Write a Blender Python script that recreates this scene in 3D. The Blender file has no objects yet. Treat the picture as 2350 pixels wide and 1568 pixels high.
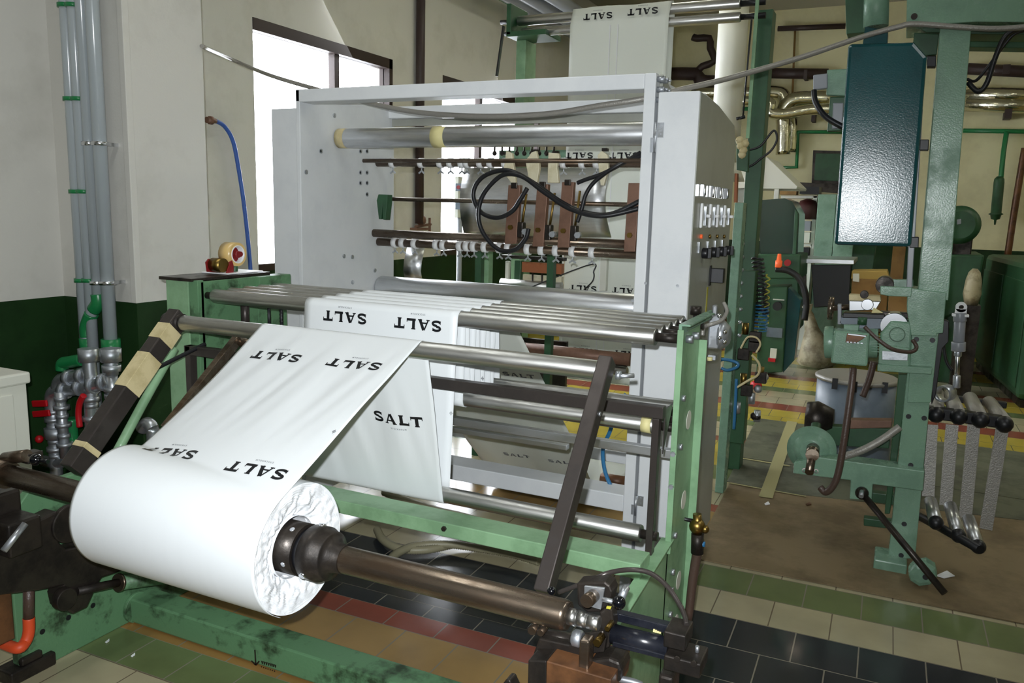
import bpy, math, random
from mathutils import Vector, Matrix, noise
random.seed(7)
scene = bpy.context.scene
COL = scene.collection
# ---------------------------------------------------------------- camera
FPX, YAW, PITCH, ROLL, CAMZ = 1871.06, -.43955, .16442, .025936, 1.5
_cp, _sp = math.cos(PITCH), math.sin(PITCH)
Fv = Vector((math.sin(YAW)*_cp, math.cos(YAW)*_cp, -_sp))
_r0 = Vector((math.cos(YAW), -math.sin(YAW), 0)); _u0 = _r0.cross(Fv)
Rv = _r0*math.cos(ROLL) + _u0*math.sin(ROLL); Uv = -_r0*math.sin(ROLL) + _u0*math.cos(ROLL)
EYE = Vector((0, 0, CAMZ))
cam = bpy.data.objects.new('camera', bpy.data.cameras.new('camera'))
COL.objects.link(cam)
cam.matrix_world = Matrix(((Rv.x, Uv.x, -Fv.x, 0), (Rv.y, Uv.y, -Fv.y, 0), (Rv.z, Uv.z, -Fv.z, CAMZ), (0, 0, 0, 1)))
cam.data.sensor_width = 36; cam.data.lens = FPX/2350*36; cam.data.clip_start = .02; cam.data.clip_end = 200
scene.camera = cam
# ---------------------------------------------------------------- light
scene.view_settings.view_transform = 'Standard'; scene.view_settings.look = 'None'
scene.view_settings.gamma = 1; scene.view_settings.exposure = 0.0
scene.view_settings.use_curve_mapping = False
w = bpy.data.worlds.new('sky'); scene.world = w; w.use_nodes = True
w.node_tree.nodes['Background'].inputs[0].default_value = (.93, .96, 1, 1)
w.node_tree.nodes['Background'].inputs[1].default_value = 8.0
def area(name, loc, size, energy, col, target, sy=None):
    l = bpy.data.lights.new(name, 'AREA'); l.energy = energy; l.color = col; l.size = size
    if sy: l.shape = 'RECTANGLE'; l.size_y = sy
    o = bpy.data.objects.new(name, l); COL.objects.link(o); o.location = loc
    o.rotation_euler = (Vector(target)-Vector(loc)).to_track_quat('-Z', 'Y').to_euler(); return o
def flash():      # the flash of the camera that took the picture, just above its lens
    l = bpy.data.lights.new('camera_flash', 'SPOT'); l.energy = 275; l.color = (.93, .97, 1); l.shadow_soft_size = .012
    l.spot_size = math.radians(100); l.spot_blend = .9
    o = bpy.data.objects.new('camera_flash', l); COL.objects.link(o); o.location = EYE + Rv*-.03 + Uv*.06 + Fv*-.01
    t = Fv*1.0 + Rv*-.12 + Uv*-.04
    o.rotation_euler = t.to_track_quat('-Z', 'Y').to_euler()
flash()
area('daylight_left_window', (-4.5, 5.1, 2.1), 1.9, 75, (.93, .96, 1), (-1, 3.6, .6), 2.0)
area('daylight_far_window', (-4.5, 7.9, 2.0), 1.6, 60, (.95, .97, 1), (-1, 6, .8), 1.8)
for k, (lx, ly) in enumerate(((-2.0, 1.6), (1.8, 2.6), (-1.6, 6.6), (2.2, 7.0), (4.8, 9.5))):
    area('ceiling_tube_light', (lx, ly, 4.1), .3, 24, (.97, 1, .98) if k < 2 else (1, .99, .82), (lx, ly, 0), 2.4)
# ---------------------------------------------------------------- pixel rays -> points on real planes
def ray(px, py): return Fv*FPX + Rv*(px-1175) - Uv*(py-784)
def P(px, py, x=None, y=None, z=None):
    d = ray(px, py)
    t = (x/d.x) if x is not None else (y/d.y) if y is not None else ((z-CAMZ)/d.z)
    return EYE + d*t
def S(n, p): return n*((Vector(p)-EYE).dot(Fv))/FPX        # metres spanned by n pixels at p
# ---------------------------------------------------------------- materials
def lin(c):
    if isinstance(c, str): c = [int(c[i:i+2], 16)/255 for i in (0, 2, 4)]
    return [((v+.055)/1.055)**2.4 if v > .04045 else v/12.92 for v in c]
def mat(name, col, rough=.5, metal=0, dirt=None, dscale=6, damt=.5, bump=0, bscale=60, coat=0, spec=.5, stretch=None, rvar=.0, lohi=(.45, .62)):
    m = bpy.data.materials.new(name); m.use_nodes = True; n = m.node_tree.nodes; L = m.node_tree.links
    b = n['Principled BSDF']; c = lin(col)+[1]
    b.inputs['Base Color'].default_value = c; b.inputs['Roughness'].default_value = rough
    b.inputs['Metallic'].default_value = metal; b.inputs['Coat Weight'].default_value = coat
    b.inputs['Specular IOR Level'].default_value = spec; b.inputs['Coat Roughness'].default_value = .15
    tc = n.new('ShaderNodeTexCoord'); src = tc.outputs['Object']
    if stretch:
        mp = n.new('ShaderNodeMapping'); mp.inputs['Scale'].default_value = stretch; L.new(src, mp.inputs[0]); src = mp.outputs[0]
    if dirt or rvar:
        t = n.new('ShaderNodeTexNoise'); t.inputs['Scale'].default_value = dscale; t.inputs['Detail'].default_value = 6; t.inputs['Roughness'].default_value = .65
        L.new(src, t.inputs['Vector'])
        mr = n.new('ShaderNodeMapRange'); mr.inputs[1].default_value = lohi[0]; mr.inputs[2].default_value = lohi[1]
        L.new(t.outputs[0], mr.inputs[0])
        if dirt:
            mr2 = n.new('ShaderNodeMath'); mr2.operation = 'MULTIPLY'; mr2.inputs[1].default_value = damt; L.new(mr.outputs[0], mr2.inputs[0])
            mx = n.new('ShaderNodeMix'); mx.data_type = 'RGBA'; mx.inputs[6].default_value = c; mx.inputs[7].default_value = lin(dirt)+[1]
            L.new(mr2.outputs[0], mx.inputs[0]); L.new(mx.outputs[2], b.inputs['Base Color'])
        if rvar:
            r = n.new('ShaderNodeMapRange'); r.inputs[3].default_value = rough-rvar; r.inputs[4].default_value = rough+rvar
            L.new(mr.outputs[0], r.inputs[0]); L.new(r.outputs[0], b.inputs['Roughness'])
    if bump:
        t = n.new('ShaderNodeTexNoise'); t.inputs['Scale'].default_value = bscale; t.inputs['Detail'].default_value = 3
        L.new(src, t.inputs['Vector'])
        bp = n.new('ShaderNodeBump'); bp.inputs['Strength'].default_value = bump; bp.inputs['Distance'].default_value = .004
        L.new(t.outputs[0], bp.inputs['Height']); L.new(bp.outputs[0], b.inputs['Normal'])
    return m
def glow(name, col, s):
    m = bpy.data.materials.new(name); m.use_nodes = True; b = m.node_tree.nodes['Principled BSDF']
    b.inputs['Emission Color'].default_value = lin(col)+[1]; b.inputs['Emission Strength'].default_value = s
    b.inputs['Base Color'].default_value = lin(col)+[1]; return m
M = dict(
 wall=mat('painted_plaster', 'd2d0c9', .75, dirt='918d80', dscale=1.7, damt=.3, bump=.12, bscale=90, lohi=(.52, .75)),
 wall_far=mat('cream_plaster', 'e4deb4', .75, dirt='b9b087', dscale=1.2, damt=.4, bump=.08, bscale=60),
 dado=mat('green_gloss_wall_paint', '1d381a', .5, dirt='122511', dscale=3, damt=.5, bump=.12, bscale=50, spec=.25),
 ceil=mat('ceiling_paint', 'b5b2a0', .9),
 green=mat('light_green_machine_paint', '86ab85', .42, dirt='5d7f5c', dscale=5, damt=.55, bump=.06, bscale=120, rvar=.08),
 green_old=mat('worn_green_paint', '5c8560', .5, dirt='23301f', dscale=9, damt=.9, bump=.15, bscale=80, lohi=(.51, .66)),
 green_mid=mat('grey_green_machine_paint', '7a9c85', .36, dirt='587a66', dscale=7, damt=.5, bump=.15, bscale=160, rvar=.1),
 green_dark=mat('dark_green_paint', '2c5536', .45, dirt='1d3b26', dscale=5, damt=.5),
 teal=mat('teal_hammered_paint', '1a4c50', .2, dirt='16393c', dscale=4, damt=.5, bump=.10, bscale=170, coat=.0, spec=.45),
 white=mat('white_powder_coat', 'd7dadc', .4, dirt='c4c8cd', dscale=5, damt=.35, bump=.04, bscale=300),
 greypanel=mat('grey_panel_paint', '9fa198', .3, dirt='86887e', dscale=4, damt=.4, bump=.03, bscale=100),
 cream=mat('cream_enamel', 'd8d8cc', .45),
 steel=mat('turned_steel', 'c9c9c6', .40, 1, dirt='9a9892', dscale=5, damt=.6, stretch=(1, 9, 9), rvar=.07, bump=.05, bscale=30),
 alu=mat('dull_aluminium', 'd8dadd', .38, 1, dirt='b4b6b8', dscale=4, damt=.5, stretch=(1, 6, 6), rvar=.06),
 galv=mat('galvanised_steel', 'c6cacf', .42, .85, dirt='9a9fa6', dscale=14, damt=.7, rvar=.12),
 chrome=mat('chrome', 'd8dade', .22, 1),
 shaft=mat('oiled_brown_steel', '85786a', .32, .9, dirt='574535', dscale=5, damt=.8, stretch=(1, 5, 5), rvar=.1, lohi=(.4, .62)),
 dark=mat('oily_dark_iron', '3e3833', .42, .6, dirt='1e1b19', dscale=9, damt=.8, bump=.2, bscale=60, rvar=.1),
 brown=mat('dark_brown_square_bar', '48423f', .38, .5, dirt='34302e', dscale=8, damt=.6, rvar=.08),
 copper=mat('dull_copper', '80604f', .5, .3, dirt='674b3d', dscale=12, damt=.6),
 rust=mat('orange_rust_plate', '6f4a2e', .45, .3, dirt='3a281c', dscale=8, damt=.7),
 black=mat('black_rubber', '15161a', .42),
 blackgloss=mat('black_gloss', '0b0c10', .1, coat=.5),
 blackcyl=mat('black_painted_cylinder', '16181f', .25, dirt='2b2d34', dscale=10, damt=.5),
 film=mat('white_plastic_film', 'e6eaec', .38, bump=.10, bscale=5, stretch=(9, .8, .8), spec=.5),
 filmcrease=mat('crumpled_white_film', 'f2f4f7', .4, bump=.45, bscale=60, spec=.5),
 filmback=mat('white_film_shade_tone', 'e2e6dc', .4, bump=.05, bscale=5, stretch=(9, .8, .8)),  # same film, with a slightly darker shade tone put into its colour
 ink=mat('black_ink', '15171b', .3),
 inkgrey=mat('grey_ink', '5c5f66', .4),
 pvc=mat('grey_plastic_pipe', 'aab2b6', .25, coat=.6, bump=.25, bscale=12),
 ppr=mat('green_plastic_fitting', '1f7a45', .3),
 red=mat('red_lever', 'b8121c', .4),
 darkred=mat('dark_red_plastic', '7c1a1c', .35),
 bluehose=mat('blue_hose', '3c63b4', .4),
 bluehose2=mat('bright_blue_hose', '2b6c99', .35),
 orange=mat('orange_hose', 'd04a22', .5),
 paleyellow=mat('pale_yellow_tape', 'd9cf95', .6),
 tape=mat('brown_packing_tape', 'd8b878', .3, coat=.3),
 masking=mat('masking_tape', 'cbbd92', .6, dirt='a8996c', dscale=14, damt=.6),
 ptfe=mat('yellowed_white_plastic', 'cfc8ac', .45, dirt='b5ab88', dscale=20, damt=.6),
 whiteplastic=mat('white_plastic', 'e4e5e6', .35),
 brass=mat('brass', '8f7640', .35, 1),
 frame=mat('brown_window_frame', '33241f', .5),
 pane=None,
 pipe_shadow_brown=mat('brown_pipe_and_shadow', '3a2c2a', .5), pipered=mat('red_pipe', '8e2424', .4),  # the brown serves real pipes and the tubes that stand for shadows
 conduit=mat('ribbed_conduit', '94918a', .35, .3, bump=.5, bscale=200),
 hosebrown=mat('brown_rubber_hose', '4b3b33', .4, bump=.3, bscale=150),
 ribhose=mat('ribbed_beige_hose', '8f8a70', .45),
 yellow=mat('yellow_sticker', 'b0a93c', .5),
 silver=mat('silver_foil_duct', 'dcd9c4', .18, 1, bump=1.0, bscale=14),
 matbrown=mat('brown_cardboard_mat', '7b6a4d', .6, dirt='57492f', dscale=2.2, damt=.7, rvar=.1),
 matgrey=mat('grey_green_mat', '5c5e4c', .55, dirt='3b3c30', dscale=2.5, damt=.7, rvar=.1),
 tapeline=mat('yellowish_floor_tape', '9a9468', .6),
 card=mat('cardboard', '8c6a38', .7, dirt='6b4f28', dscale=6), cardtop=mat('cardboard_flap', 'b79a52', .7),
 drumblue=mat('grey_blue_drum', '6e7a86', .4, dirt='56616c', dscale=5),
 cylgrey=mat('grey_cylinder_body', '8b8f95', .35),
 dirtywhite=mat('dirty_plastic_sack', 'b5ab8c', .5, dirt='6e6347', dscale=8, damt=.8, bump=.6, bscale=25),
 lamp_red=glow('red_lamp', 'e06030', .3), terracotta=mat('terracotta', '9a5a34', .6), darkbrown=mat('dark_brown', '3a1512', .5),
 smoke=mat('smoked_plastic_guard', '20382f', .12, coat=.6),
)
m = bpy.data.materials.new('window_glass'); m.use_nodes = True; b = m.node_tree.nodes['Principled BSDF']
b.inputs['Base Color'].default_value = (.95, .97, 1, 1); b.inputs['Roughness'].default_value = 0.02; b.inputs['Transmission Weight'].default_value = 1; b.inputs['IOR'].default_value = 1.05
M['pane'] = m
# ---------------------------------------------------------------- mesh builder
def basis(d):
    d = Vector(d).normalized(); a = Vector((0, 0, 1)) if abs(d.z) < .9 else Vector((1, 0, 0))
    u = d.cross(a).normalized(); return u, d.cross(u).normalized(), d
class MB:
    def __init__(s): s.v = []; s.f = []; s.s = []
    def add(s, vs, fs, sm=False):
        o = len(s.v); s.v += [Vector(q) for q in vs]; s.f += [tuple(i+o for i in f) for f in fs]; s.s += [sm]*len(fs); return s
    def box(s, lo, hi, rot=None, c=None):
        lo, hi = [min(a, b) for a, b in zip(lo, hi)], [max(a, b) for a, b in zip(lo, hi)]
        vs = [Vector((x, y, z)) for z in (lo[2], hi[2]) for y in (lo[1], hi[1]) for x in (lo[0], hi[0])]
        if rot is not None:
            cc = Vector(c) if c is not None else (Vector(lo)+Vector(hi))/2
            vs = [rot @ (q-cc)+cc for q in vs]
        return s.add(vs, [(0, 2, 3, 1), (4, 5, 7, 6), (0, 1, 5, 4), (2, 6, 7, 3), (0, 4, 6, 2), (1, 3, 7, 5)])
    def bar(s, p0, p1, wx, wy, up=(1, 0, 0)):       # square bar from p0 to p1; wx along 'up', wy across
        p0, p1 = Vector(p0), Vector(p1); d = (p1-p0).normalized(); u = Vector(up); u = (u-d*u.dot(d)).normalized(); v = d.cross(u)
        vs = [p+u*(a*wx/2)+v*(b*wy/2) for p in (p0, p1) for a, b in ((-1, -1), (1, -1), (1, 1), (-1, 1))]
        return s.add(vs, [(0, 3, 2, 1), (4, 5, 6, 7), (0, 1, 5, 4), (1, 2, 6, 5), (2, 3, 7, 6), (3, 0, 4, 7)])
    def cyl(s, p0, p1, r, r2=None, n=24, cap=True):
        return s.lathe(p0, p1, [(0, r), (1, r if r2 is None else r2)], n, cap)
    def lathe(s, p0, p1, prof, n=24, cap=True):     # prof: (t along p0->p1, radius)
        p0, p1 = Vector(p0), Vector(p1); u, v, d = basis(p1-p0); o = len(s.v)
        cs = [(math.cos(2*math.pi*i/n), math.sin(2*math.pi*i/n)) for i in range(n)]
        for t, r in prof:
            c = p0.lerp(p1, t)
            for a, b in cs: s.v.append(c+u*(a*r)+v*(b*r))
        for k in range(len(prof)-1):
            sm = abs(prof[k+1][0]-prof[k][0]) > 1e-6
            for i in range(n):
                j = (i+1) % n; s.f.append((o+k*n+i, o+k*n+j, o+(k+1)*n+j, o+(k+1)*n+i)); s.s.append(sm)
        if cap:
            s.f.append(tuple(o+i for i in range(n-1, -1, -1))); s.s.append(False)
            s.f.append(tuple(o+(len(prof)-1)*n+i for i in range(n))); s.s.append(False)
        return s
    def ring(s, p0, p1, ro, ri, n=28):
        p0, p1 = Vector(p0), Vector(p1); u, v, d = basis(p1-p0); o = len(s.v)
        for c, r in ((p0, ri), (p0, ro), (p1, ro), (p1, ri)):
            for i in range(n): a = 2*math.pi*i/n; s.v.append(c+u*(math.cos(a)*r)+v*(math.sin(a)*r))
        for k in range(4):
            for i in range(n):
                j = (i+1) % n; k2 = (k+1) % 4
                s.f.append((o+k*n+i, o+k*n+j, o+k2*n+j, o+k2*n+i)); s.s.append(k in (1, 3))
        return s
    def tube(s, pts, r, n=12, smooth=6, closed=False):
        pts = [Vector(p) for p in pts]
        if smooth and len(pts) > 2: pts = crom(pts, smooth)
        o = len(s.v); u = None; m = len(pts)
        for i, p in enumerate(pts):
            d = (pts[min(i+1, m-1)]-pts[max(i-1, 0)]).normalized()
            if u is None: u, v, _ = basis(d)
            else: u = (u-d*u.dot(d)).normalized()
            v = d.cross(u)
            rr = r(i/(m-1)) if callable(r) else r
            for k in range(n): a = 2*math.pi*k/n; s.v.append(p+u*(math.cos(a)*rr)+v*(math.sin(a)*rr))
        for i in range(m-1):
            for k in range(n):
                j = (k+1) % n; s.f.append((o+i*n+k, o+i*n+j, o+(i+1)*n+j, o+(i+1)*n+k)); s.s.append(True)
        s.f.append(tuple(o+i for i in range(n-1, -1, -1))); s.s.append(False)
        s.f.append(tuple(o+(m-1)*n+i for i in range(n))); s.s.append(False)
        return s
    def prism(s, poly, off):                        # planar polygon (3d points) pushed along off
        poly = [Vector(p) for p in poly]; n = len(poly); off = Vector(off)
        nrm = Vector((0, 0, 0))
        for i in range(n): nrm += poly[i].cross(poly[(i+1) % n])
        if nrm.dot(off) > 0: poly = poly[::-1]
        return s.add(poly+[p+off for p in poly], [tuple(range(n)), tuple(range(2*n-1, n-1, -1))]+[(i, n+i, n+(i+1) % n, (i+1) % n) for i in range(n)])
    def ball(s, c, r, n=16, sc=(1, 1, 1)):
        c = Vector(c); o = len(s.v); m = n//2
        for i in range(1, m):
            t = math.pi*i/m
            for k in range(n):
                a = 2*math.pi*k/n; s.v.append(c+Vector((r*sc[0]*math.sin(t)*math.cos(a), r*sc[1]*math.sin(t)*math.sin(a), r*sc[2]*math.cos(t))))
        s.v.append(c+Vector((0, 0, r*sc[2]))); s.v.append(c-Vector((0, 0, r*sc[2]))); tp = len(s.v)-2
        for i in range(m-2):
            for k in range(n): j = (k+1) % n; s.f.append((o+i*n+k, o+(i+1)*n+k, o+(i+1)*n+j, o+i*n+j)); s.s.append(True)
        for k in range(n):
            j = (k+1) % n; s.f.append((tp, o+k, o+j)); s.s.append(True); s.f.append((tp+1, o+(m-2)*n+j, o+(m-2)*n+k)); s.s.append(True)
        return s
    def islands(s):
        par = list(range(len(s.v)))
        def fd(a):
            while par[a] != a: par[a] = par[par[a]]; a = par[a]
            return a
        for f in s.f:
            for q in f[1:]: par[fd(q)] = fd(f[0])
        out = {}
        for f, sm in zip(s.f, s.s): out.setdefault(fd(f[0]), []).append((f, sm))
        res = []
        for fs in out.values():
            ids = sorted({q for f, _ in fs for q in f}); mp = {q: i for i, q in enumerate(ids)}
            b = MB(); b.v = [s.v[q] for q in ids]; b.f = [tuple(mp[q] for q in f) for f, _ in fs]; b.s = [sm for _, sm in fs]; res.append(b)
        return res
    def build(s, name, m, parent=None, bevel=0, label=None):
        if name in SPLIT and parent is not None and not s.__dict__.get('one'):
            r = None
            for b in s.islands(): b.one = True; r = b.build(name, m, parent, bevel, label)
            return r
        lo = Vector([min(q[i] for q in s.v) for i in range(3)]); hi = Vector([max(q[i] for q in s.v) for i in range(3)]); c = (lo+hi)/2
        if parent is None: c.z = lo.z
        me = bpy.data.meshes.new(name); me.from_pydata([q-c for q in s.v], [], s.f); me.polygons.foreach_set('use_smooth', s.s)
        for mm in (m if isinstance(m, (list, tuple)) else [m]): me.materials.append(M[mm] if isinstance(mm, str) else mm)
        ob = bpy.data.objects.new(name, me); COL.objects.link(ob); ob.location = c; WL[ob] = c
        if parent is not None: ob.parent = parent; ob.matrix_parent_inverse = Matrix.Translation(-WL[parent])
        if bevel:
            b = ob.modifiers.new('bevel', 'BEVEL'); b.width = bevel; b.segments = 2; b.limit_method = 'ANGLE'; b.angle_limit = math.radians(50)
        if label: ob['label'] = label
        return ob
WL = {}
SPLIT = {'bolt', 'shaft', 'lightening_hole', 'bolt_hole', 'set_screw', 'screw', 'bolt_slot', 'clamp', 'cooling_fin', 'cross_beam_bolt', 'base_cover', 'front_cover', 'register_fitting'}
def crom(pts, k):
    out = []; n = len(pts)
    for i in range(n-1):
        a, b, c, d = pts[max(i-1, 0)], pts[i], pts[i+1], pts[min(i+2, n-1)]
        for j in range(k):
            t = j/k; out.append(.5*((2*b)+(c-a)*t+(2*a-5*b+4*c-d)*t*t+(3*b-a-3*c+d)*t**3))
    return out+[pts[-1]]
def tag(o, label, cat, group=None, kind=None):
    o['label'] = label; o['category'] = cat
    if group: o['group'] = group
    if kind: o['kind'] = kind
    return o
def thing(name, loc, label, cat, group=None):
    o = bpy.data.objects.new(name, None); o.empty_display_size = .05; COL.objects.link(o); o.location = loc; WL[o] = Vector(loc)
    return tag(o, label, cat, group)
def struct(o): o['kind'] = 'structure'; return o
def copy_tree(o, dp, label=None, group=None, parent=None):
    c = o.copy(); COL.objects.link(c)
    if parent is None: c.location = o.location+Vector(dp)
    else: c.parent = parent
    for ch in list(o.children): copy_tree(ch, dp, parent=c)
    if label: c['label'] = label
    if group: c['group'] = group
    return c
def pp(poly, y=None, x=None, th=.02, mb=None):     # outline measured in the photo, standing on its own plane with real thickness
    mb = mb or MB()
    if y is not None: return mb.prism([P(a, b, y=y) for a, b in poly], (0, th, 0))
    return mb.prism([P(a, b, x=x) for a, b in poly], (th, 0, 0))
def bolt(mb, c, r, d=(0, -1, 0), h=.008):
    c = Vector(c); mb.cyl(c, c+Vector(d)*h, r, n=6); return mb
# ================================================================ ROOM
TA = .0144
def tile_mats():
    cols = dict(k='25282b', c='aaa284', g='66734a', y='9c7f50', r='8a4a3a', o='94703f', yy='b3a040')
    out = {}
    for k, c in cols.items():
        m = bpy.data.materials.new('floor_tile_'+dict(k='black', c='cream', g='green', y='ochre', r='red', o='orange', yy='yellow')[k]); m.use_nodes = True
        n = m.node_tree.nodes; L = m.node_tree.links; b = n['Principled BSDF']
        uv = n.new('ShaderNodeUVMap'); sx = n.new('ShaderNodeSeparateXYZ'); L.new(uv.outputs[0], sx.inputs[0])
        def edge(sock):
            a = n.new('ShaderNodeMath'); a.operation = 'SUBTRACT'; L.new(sock, a.inputs[0]); a.inputs[1].default_value = .5
            c2 = n.new('ShaderNodeMath'); c2.operation = 'ABSOLUTE'; L.new(a.outputs[0], c2.inputs[0]); return c2.outputs[0]
        mx = n.new('ShaderNodeMath'); mx.operation = 'MAXIMUM'; L.new(edge(sx.outputs[0]), mx.inputs[0]); L.new(edge(sx.outputs[1]), mx.inputs[1])
        gt = n.new('ShaderNodeMath'); gt.operation = 'GREATER_THAN'; L.new(mx.outputs[0], gt.inputs[0]); gt.inputs[1].default_value = .489
        tc = n.new('ShaderNodeTexCoord')
        t = n.new('ShaderNodeTexNoise'); t.inputs['Scale'].default_value = 4.5; t.inputs['Detail'].default_value = 5; L.new(tc.outputs['Object'], t.inputs[0])
        mr = n.new('ShaderNodeMapRange'); mr.inputs[1].default_value = .38; mr.inputs[2].default_value = .68; mr.inputs[4].default_value = .5; L.new(t.outputs[0], mr.inputs[0])
        m1 = n.new('ShaderNodeMix'); m1.data_type = 'RGBA'; cc = lin(c); m1.inputs[6].default_value = cc+[1]
        m1.inputs[7].default_value = [v*.62 for v in cc]+[1] if k != 'k' else [v*1.9 for v in cc]+[1]; L.new(mr.outputs[0], m1.inputs[0])
        m2 = n.new('ShaderNodeMix'); m2.data_type = 'RGBA'; L.new(gt.outputs[0], m2.inputs[0]); L.new(m1.outputs[2], m2.inputs[6])
        m2.inputs[7].default_value = lin('7d776a')+[1] if k in 'krygo' else lin('6b604e')+[1]
        L.new(m2.outputs[2], b.inputs['Base Color'])
        r = n.new('ShaderNodeMapRange'); r.inputs[3].default_value = .08; r.inputs[4].default_value = .26; L.new(t.outputs[0], r.inputs[0]); L.new(r.outputs[0], b.inputs['Roughness'])
        bp = n.new('ShaderNodeBump'); bp.inputs['Strength'].default_value = .04; bp.inputs['Distance'].default_value = .003; L.new(t.outputs[0], bp.inputs['Height']); L.new(bp.outputs[0], b.inputs['Normal'])
        out[k] = m
    return out
TM = tile_mats(); TK = list(TM)
rows = []          # (v0, v1, colour) : striped rows of tiles running across the hall
def addrow(h, k): 
    v = rows[-1][1] if rows else -1.30
    rows.append((v, v+h, k))
for k in 'cgycgky': addrow(.215, k)
seq = [(.215, 'k'), (.215, 'k'), (.215, 'g'), (.215, 'y'), (.215, 'c'), (.225, 'c')]
for h, k in seq: addrow(h, k)
rows[-1] = (rows[-1][0], 1.705, 'c')
for v0, v1, k in ((1.705, 1.87, 'g'), (1.87, 1.925, 'o'), (1.925, 2.09, 'y'), (2.09, 2.31, 'y'), (2.31, 2.42, 'r'), (2.42, 2.51, 'k'), (2.51, 2.725, 'k'), (2.725, 2.94, 'k'), (2.94, 3.155, 'c'), (3.155, 3.37, 'g'),
                  (3.37, 3.585, 'c'), (3.585, 3.8, 'y'), (3.8, 4.015, 'y'), (4.015, 4.12, 'r'), (4.12, 4.335, 'c'), (4.335, 4.54, 'c'), (4.54, 4.8, 'g'), (4.8, 5.07, 'yy'), (5.07, 5.35, 'yy'), (5.35, 5.47, 'r'), (5.47, 5.68, 'c'), (5.68, 5.85, 'c'), (5.85, 6.0, 'g'),
                  (6.0, 6.22, 'yy'), (6.22, 6.45, 'yy'), (6.45, 6.66, 'r'), (6.66, 6.9, 'c'), (6.9, 7.13, 'c'), (7.13, 7.3, 'g'), (7.3, 7.52, 'yy'), (7.52, 7.73, 'yy'), (7.73, 7.9, 'r')):
    rows.append((v0, v1, k))
while rows[-1][1] < 13.2:
    for h, k in ((.22, 'c'), (.22, 'c'), (.2, 'g'), (.22, 'yy'), (.22, 'yy'), (.16, 'r')): addrow(h, k)
fv, ff, fm, fuv = [], [], [], []
ca, sa = math.cos(TA), math.sin(TA)
for ri, (v0, v1, k) in enumerate(rows):
    W = .21; u0 = -4.6+(.13 if ri % 2 else .02)
    if k == 'r' or k == 'o': W = .21
    nx = int(11.6/W)
    for i in range(nx):
        a, b2 = u0+i*W, u0+(i+1)*W; o = len(fv)
        for u, v in ((a, v0), (b2, v0), (b2, v1), (a, v1)): fv.append((ca*u-sa*v, sa*u+ca*v, 0))
        ff.append((o, o+1, o+2, o+3)); fm.append(TK.index(k)); fuv += [0, 0, 1, 0, 1, 1, 0, 1]
me = bpy.data.meshes.new('floor'); me.from_pydata(fv, [], ff)
for k in TK: me.materials.append(TM[k])
me.polygons.foreach_set('material_index', fm); ul = me.uv_layers.new(name='UVMap'); ul.data.foreach_set('uv', fuv)
fl = bpy.data.objects.new('floor', me); COL.objects.link(fl); struct(fl)
# walls -------------------------------------------------------------
XL, XP, XW, YP, YB, XR, YF, ZC = -3.76, -3.25, -4.08, 2.715, 12.2, 6.4, -1.2, 4.25
YPE = P(471, 300, x=XP).y
def wall(name, lo, hi, zd, m='wall'):
    a = MB().box((lo[0], lo[1], zd), (hi[0], hi[1], ZC)).build(name, m); struct(a)
    b = MB().box((lo[0], lo[1], 0), (hi[0], hi[1], zd)).build(name, 'dado', None); struct(b)
    return a
wall('wall_left', (XL-.2, YF, 0), (XL, YP, 0), 1.0)
wall('wall_left', (XW-.2, YP, 0), (XP, YPE, 0), 1.0)          # the projecting pillar
MB().box((XP-.03, YP-.006, 1.0), (XP+.006, YP+.03, ZC)).build('trim_1', 'wall', None, .003)['kind'] = 'structure'
def win_wall():
    y1 = P(583, 200, x=XW).y; y2 = P(900, 250, x=XW).y; zt = P(576, 38, x=XW).z; zb = 1.02
    y3 = P(1015, 250, x=XW).y; y4 = 9.3; zt2 = P(1015, 172, x=XW).z
    t = XW-.22
    mb = MB(); mb.box((t, YPE, 1), (XW, y1, ZC)); mb.box((t, y1, zt), (XW, y2, ZC)); mb.box((t, y2, 1), (XW, y3, ZC)); mb.box((t, y3, zt2), (XW, y4, ZC)); mb.box((t, y4, 1), (XW, YB, ZC))
    struct(mb.build('wall_left', 'wall'))
    struct(MB().box((t, YPE, 0), (XW, YB, 1.0)).build('wall_left', 'dado'))
    for nm, (a, b, zz, mull) in (('window_1', (y1, y2, zt, P(778, 150, x=XW).y)), ('window_2', (y3, y4, zt2, P(1108, 240, x=XW).y))):
        w = .05
        f = MB(); f.box((XW-.10, b-w, 1.0), (XW+.005, b, zz)); f.box((XW-.1, a, zz-w*1.6), (XW+.005, b, zz)); f.box((XW-.1, a, 1.0), (XW+.005, b, 1.0+w))
        f.box((XW-.08, mull-.03, 1.0), (XW-.02, mull+.03, zz))
        fr = f.build(nm, 'frame'); struct(fr)
        MB().box((XW-.06, a+w, 1.0+w), (XW-.05, b-w, zz-w*1.6)).build('pane', 'pane', fr)
win_wall()
wall('wall_back', (XW-.2, YB, 0), (XR, YB+.2, 0), 1.1, 'wall_far')
wall('wall_right', (XR, YF, 0), (XR+.2, YB, 0), 1.1, 'wall_far')
wall('wall_front', (XL-.2, YF-.2, 0), (XR, YF, 0), 1.0)
struct(MB().box((XW-.4, YF-.2, ZC), (XR+.2, YB+.2, ZC+.1)).build('ceiling', 'ceil'))
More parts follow.
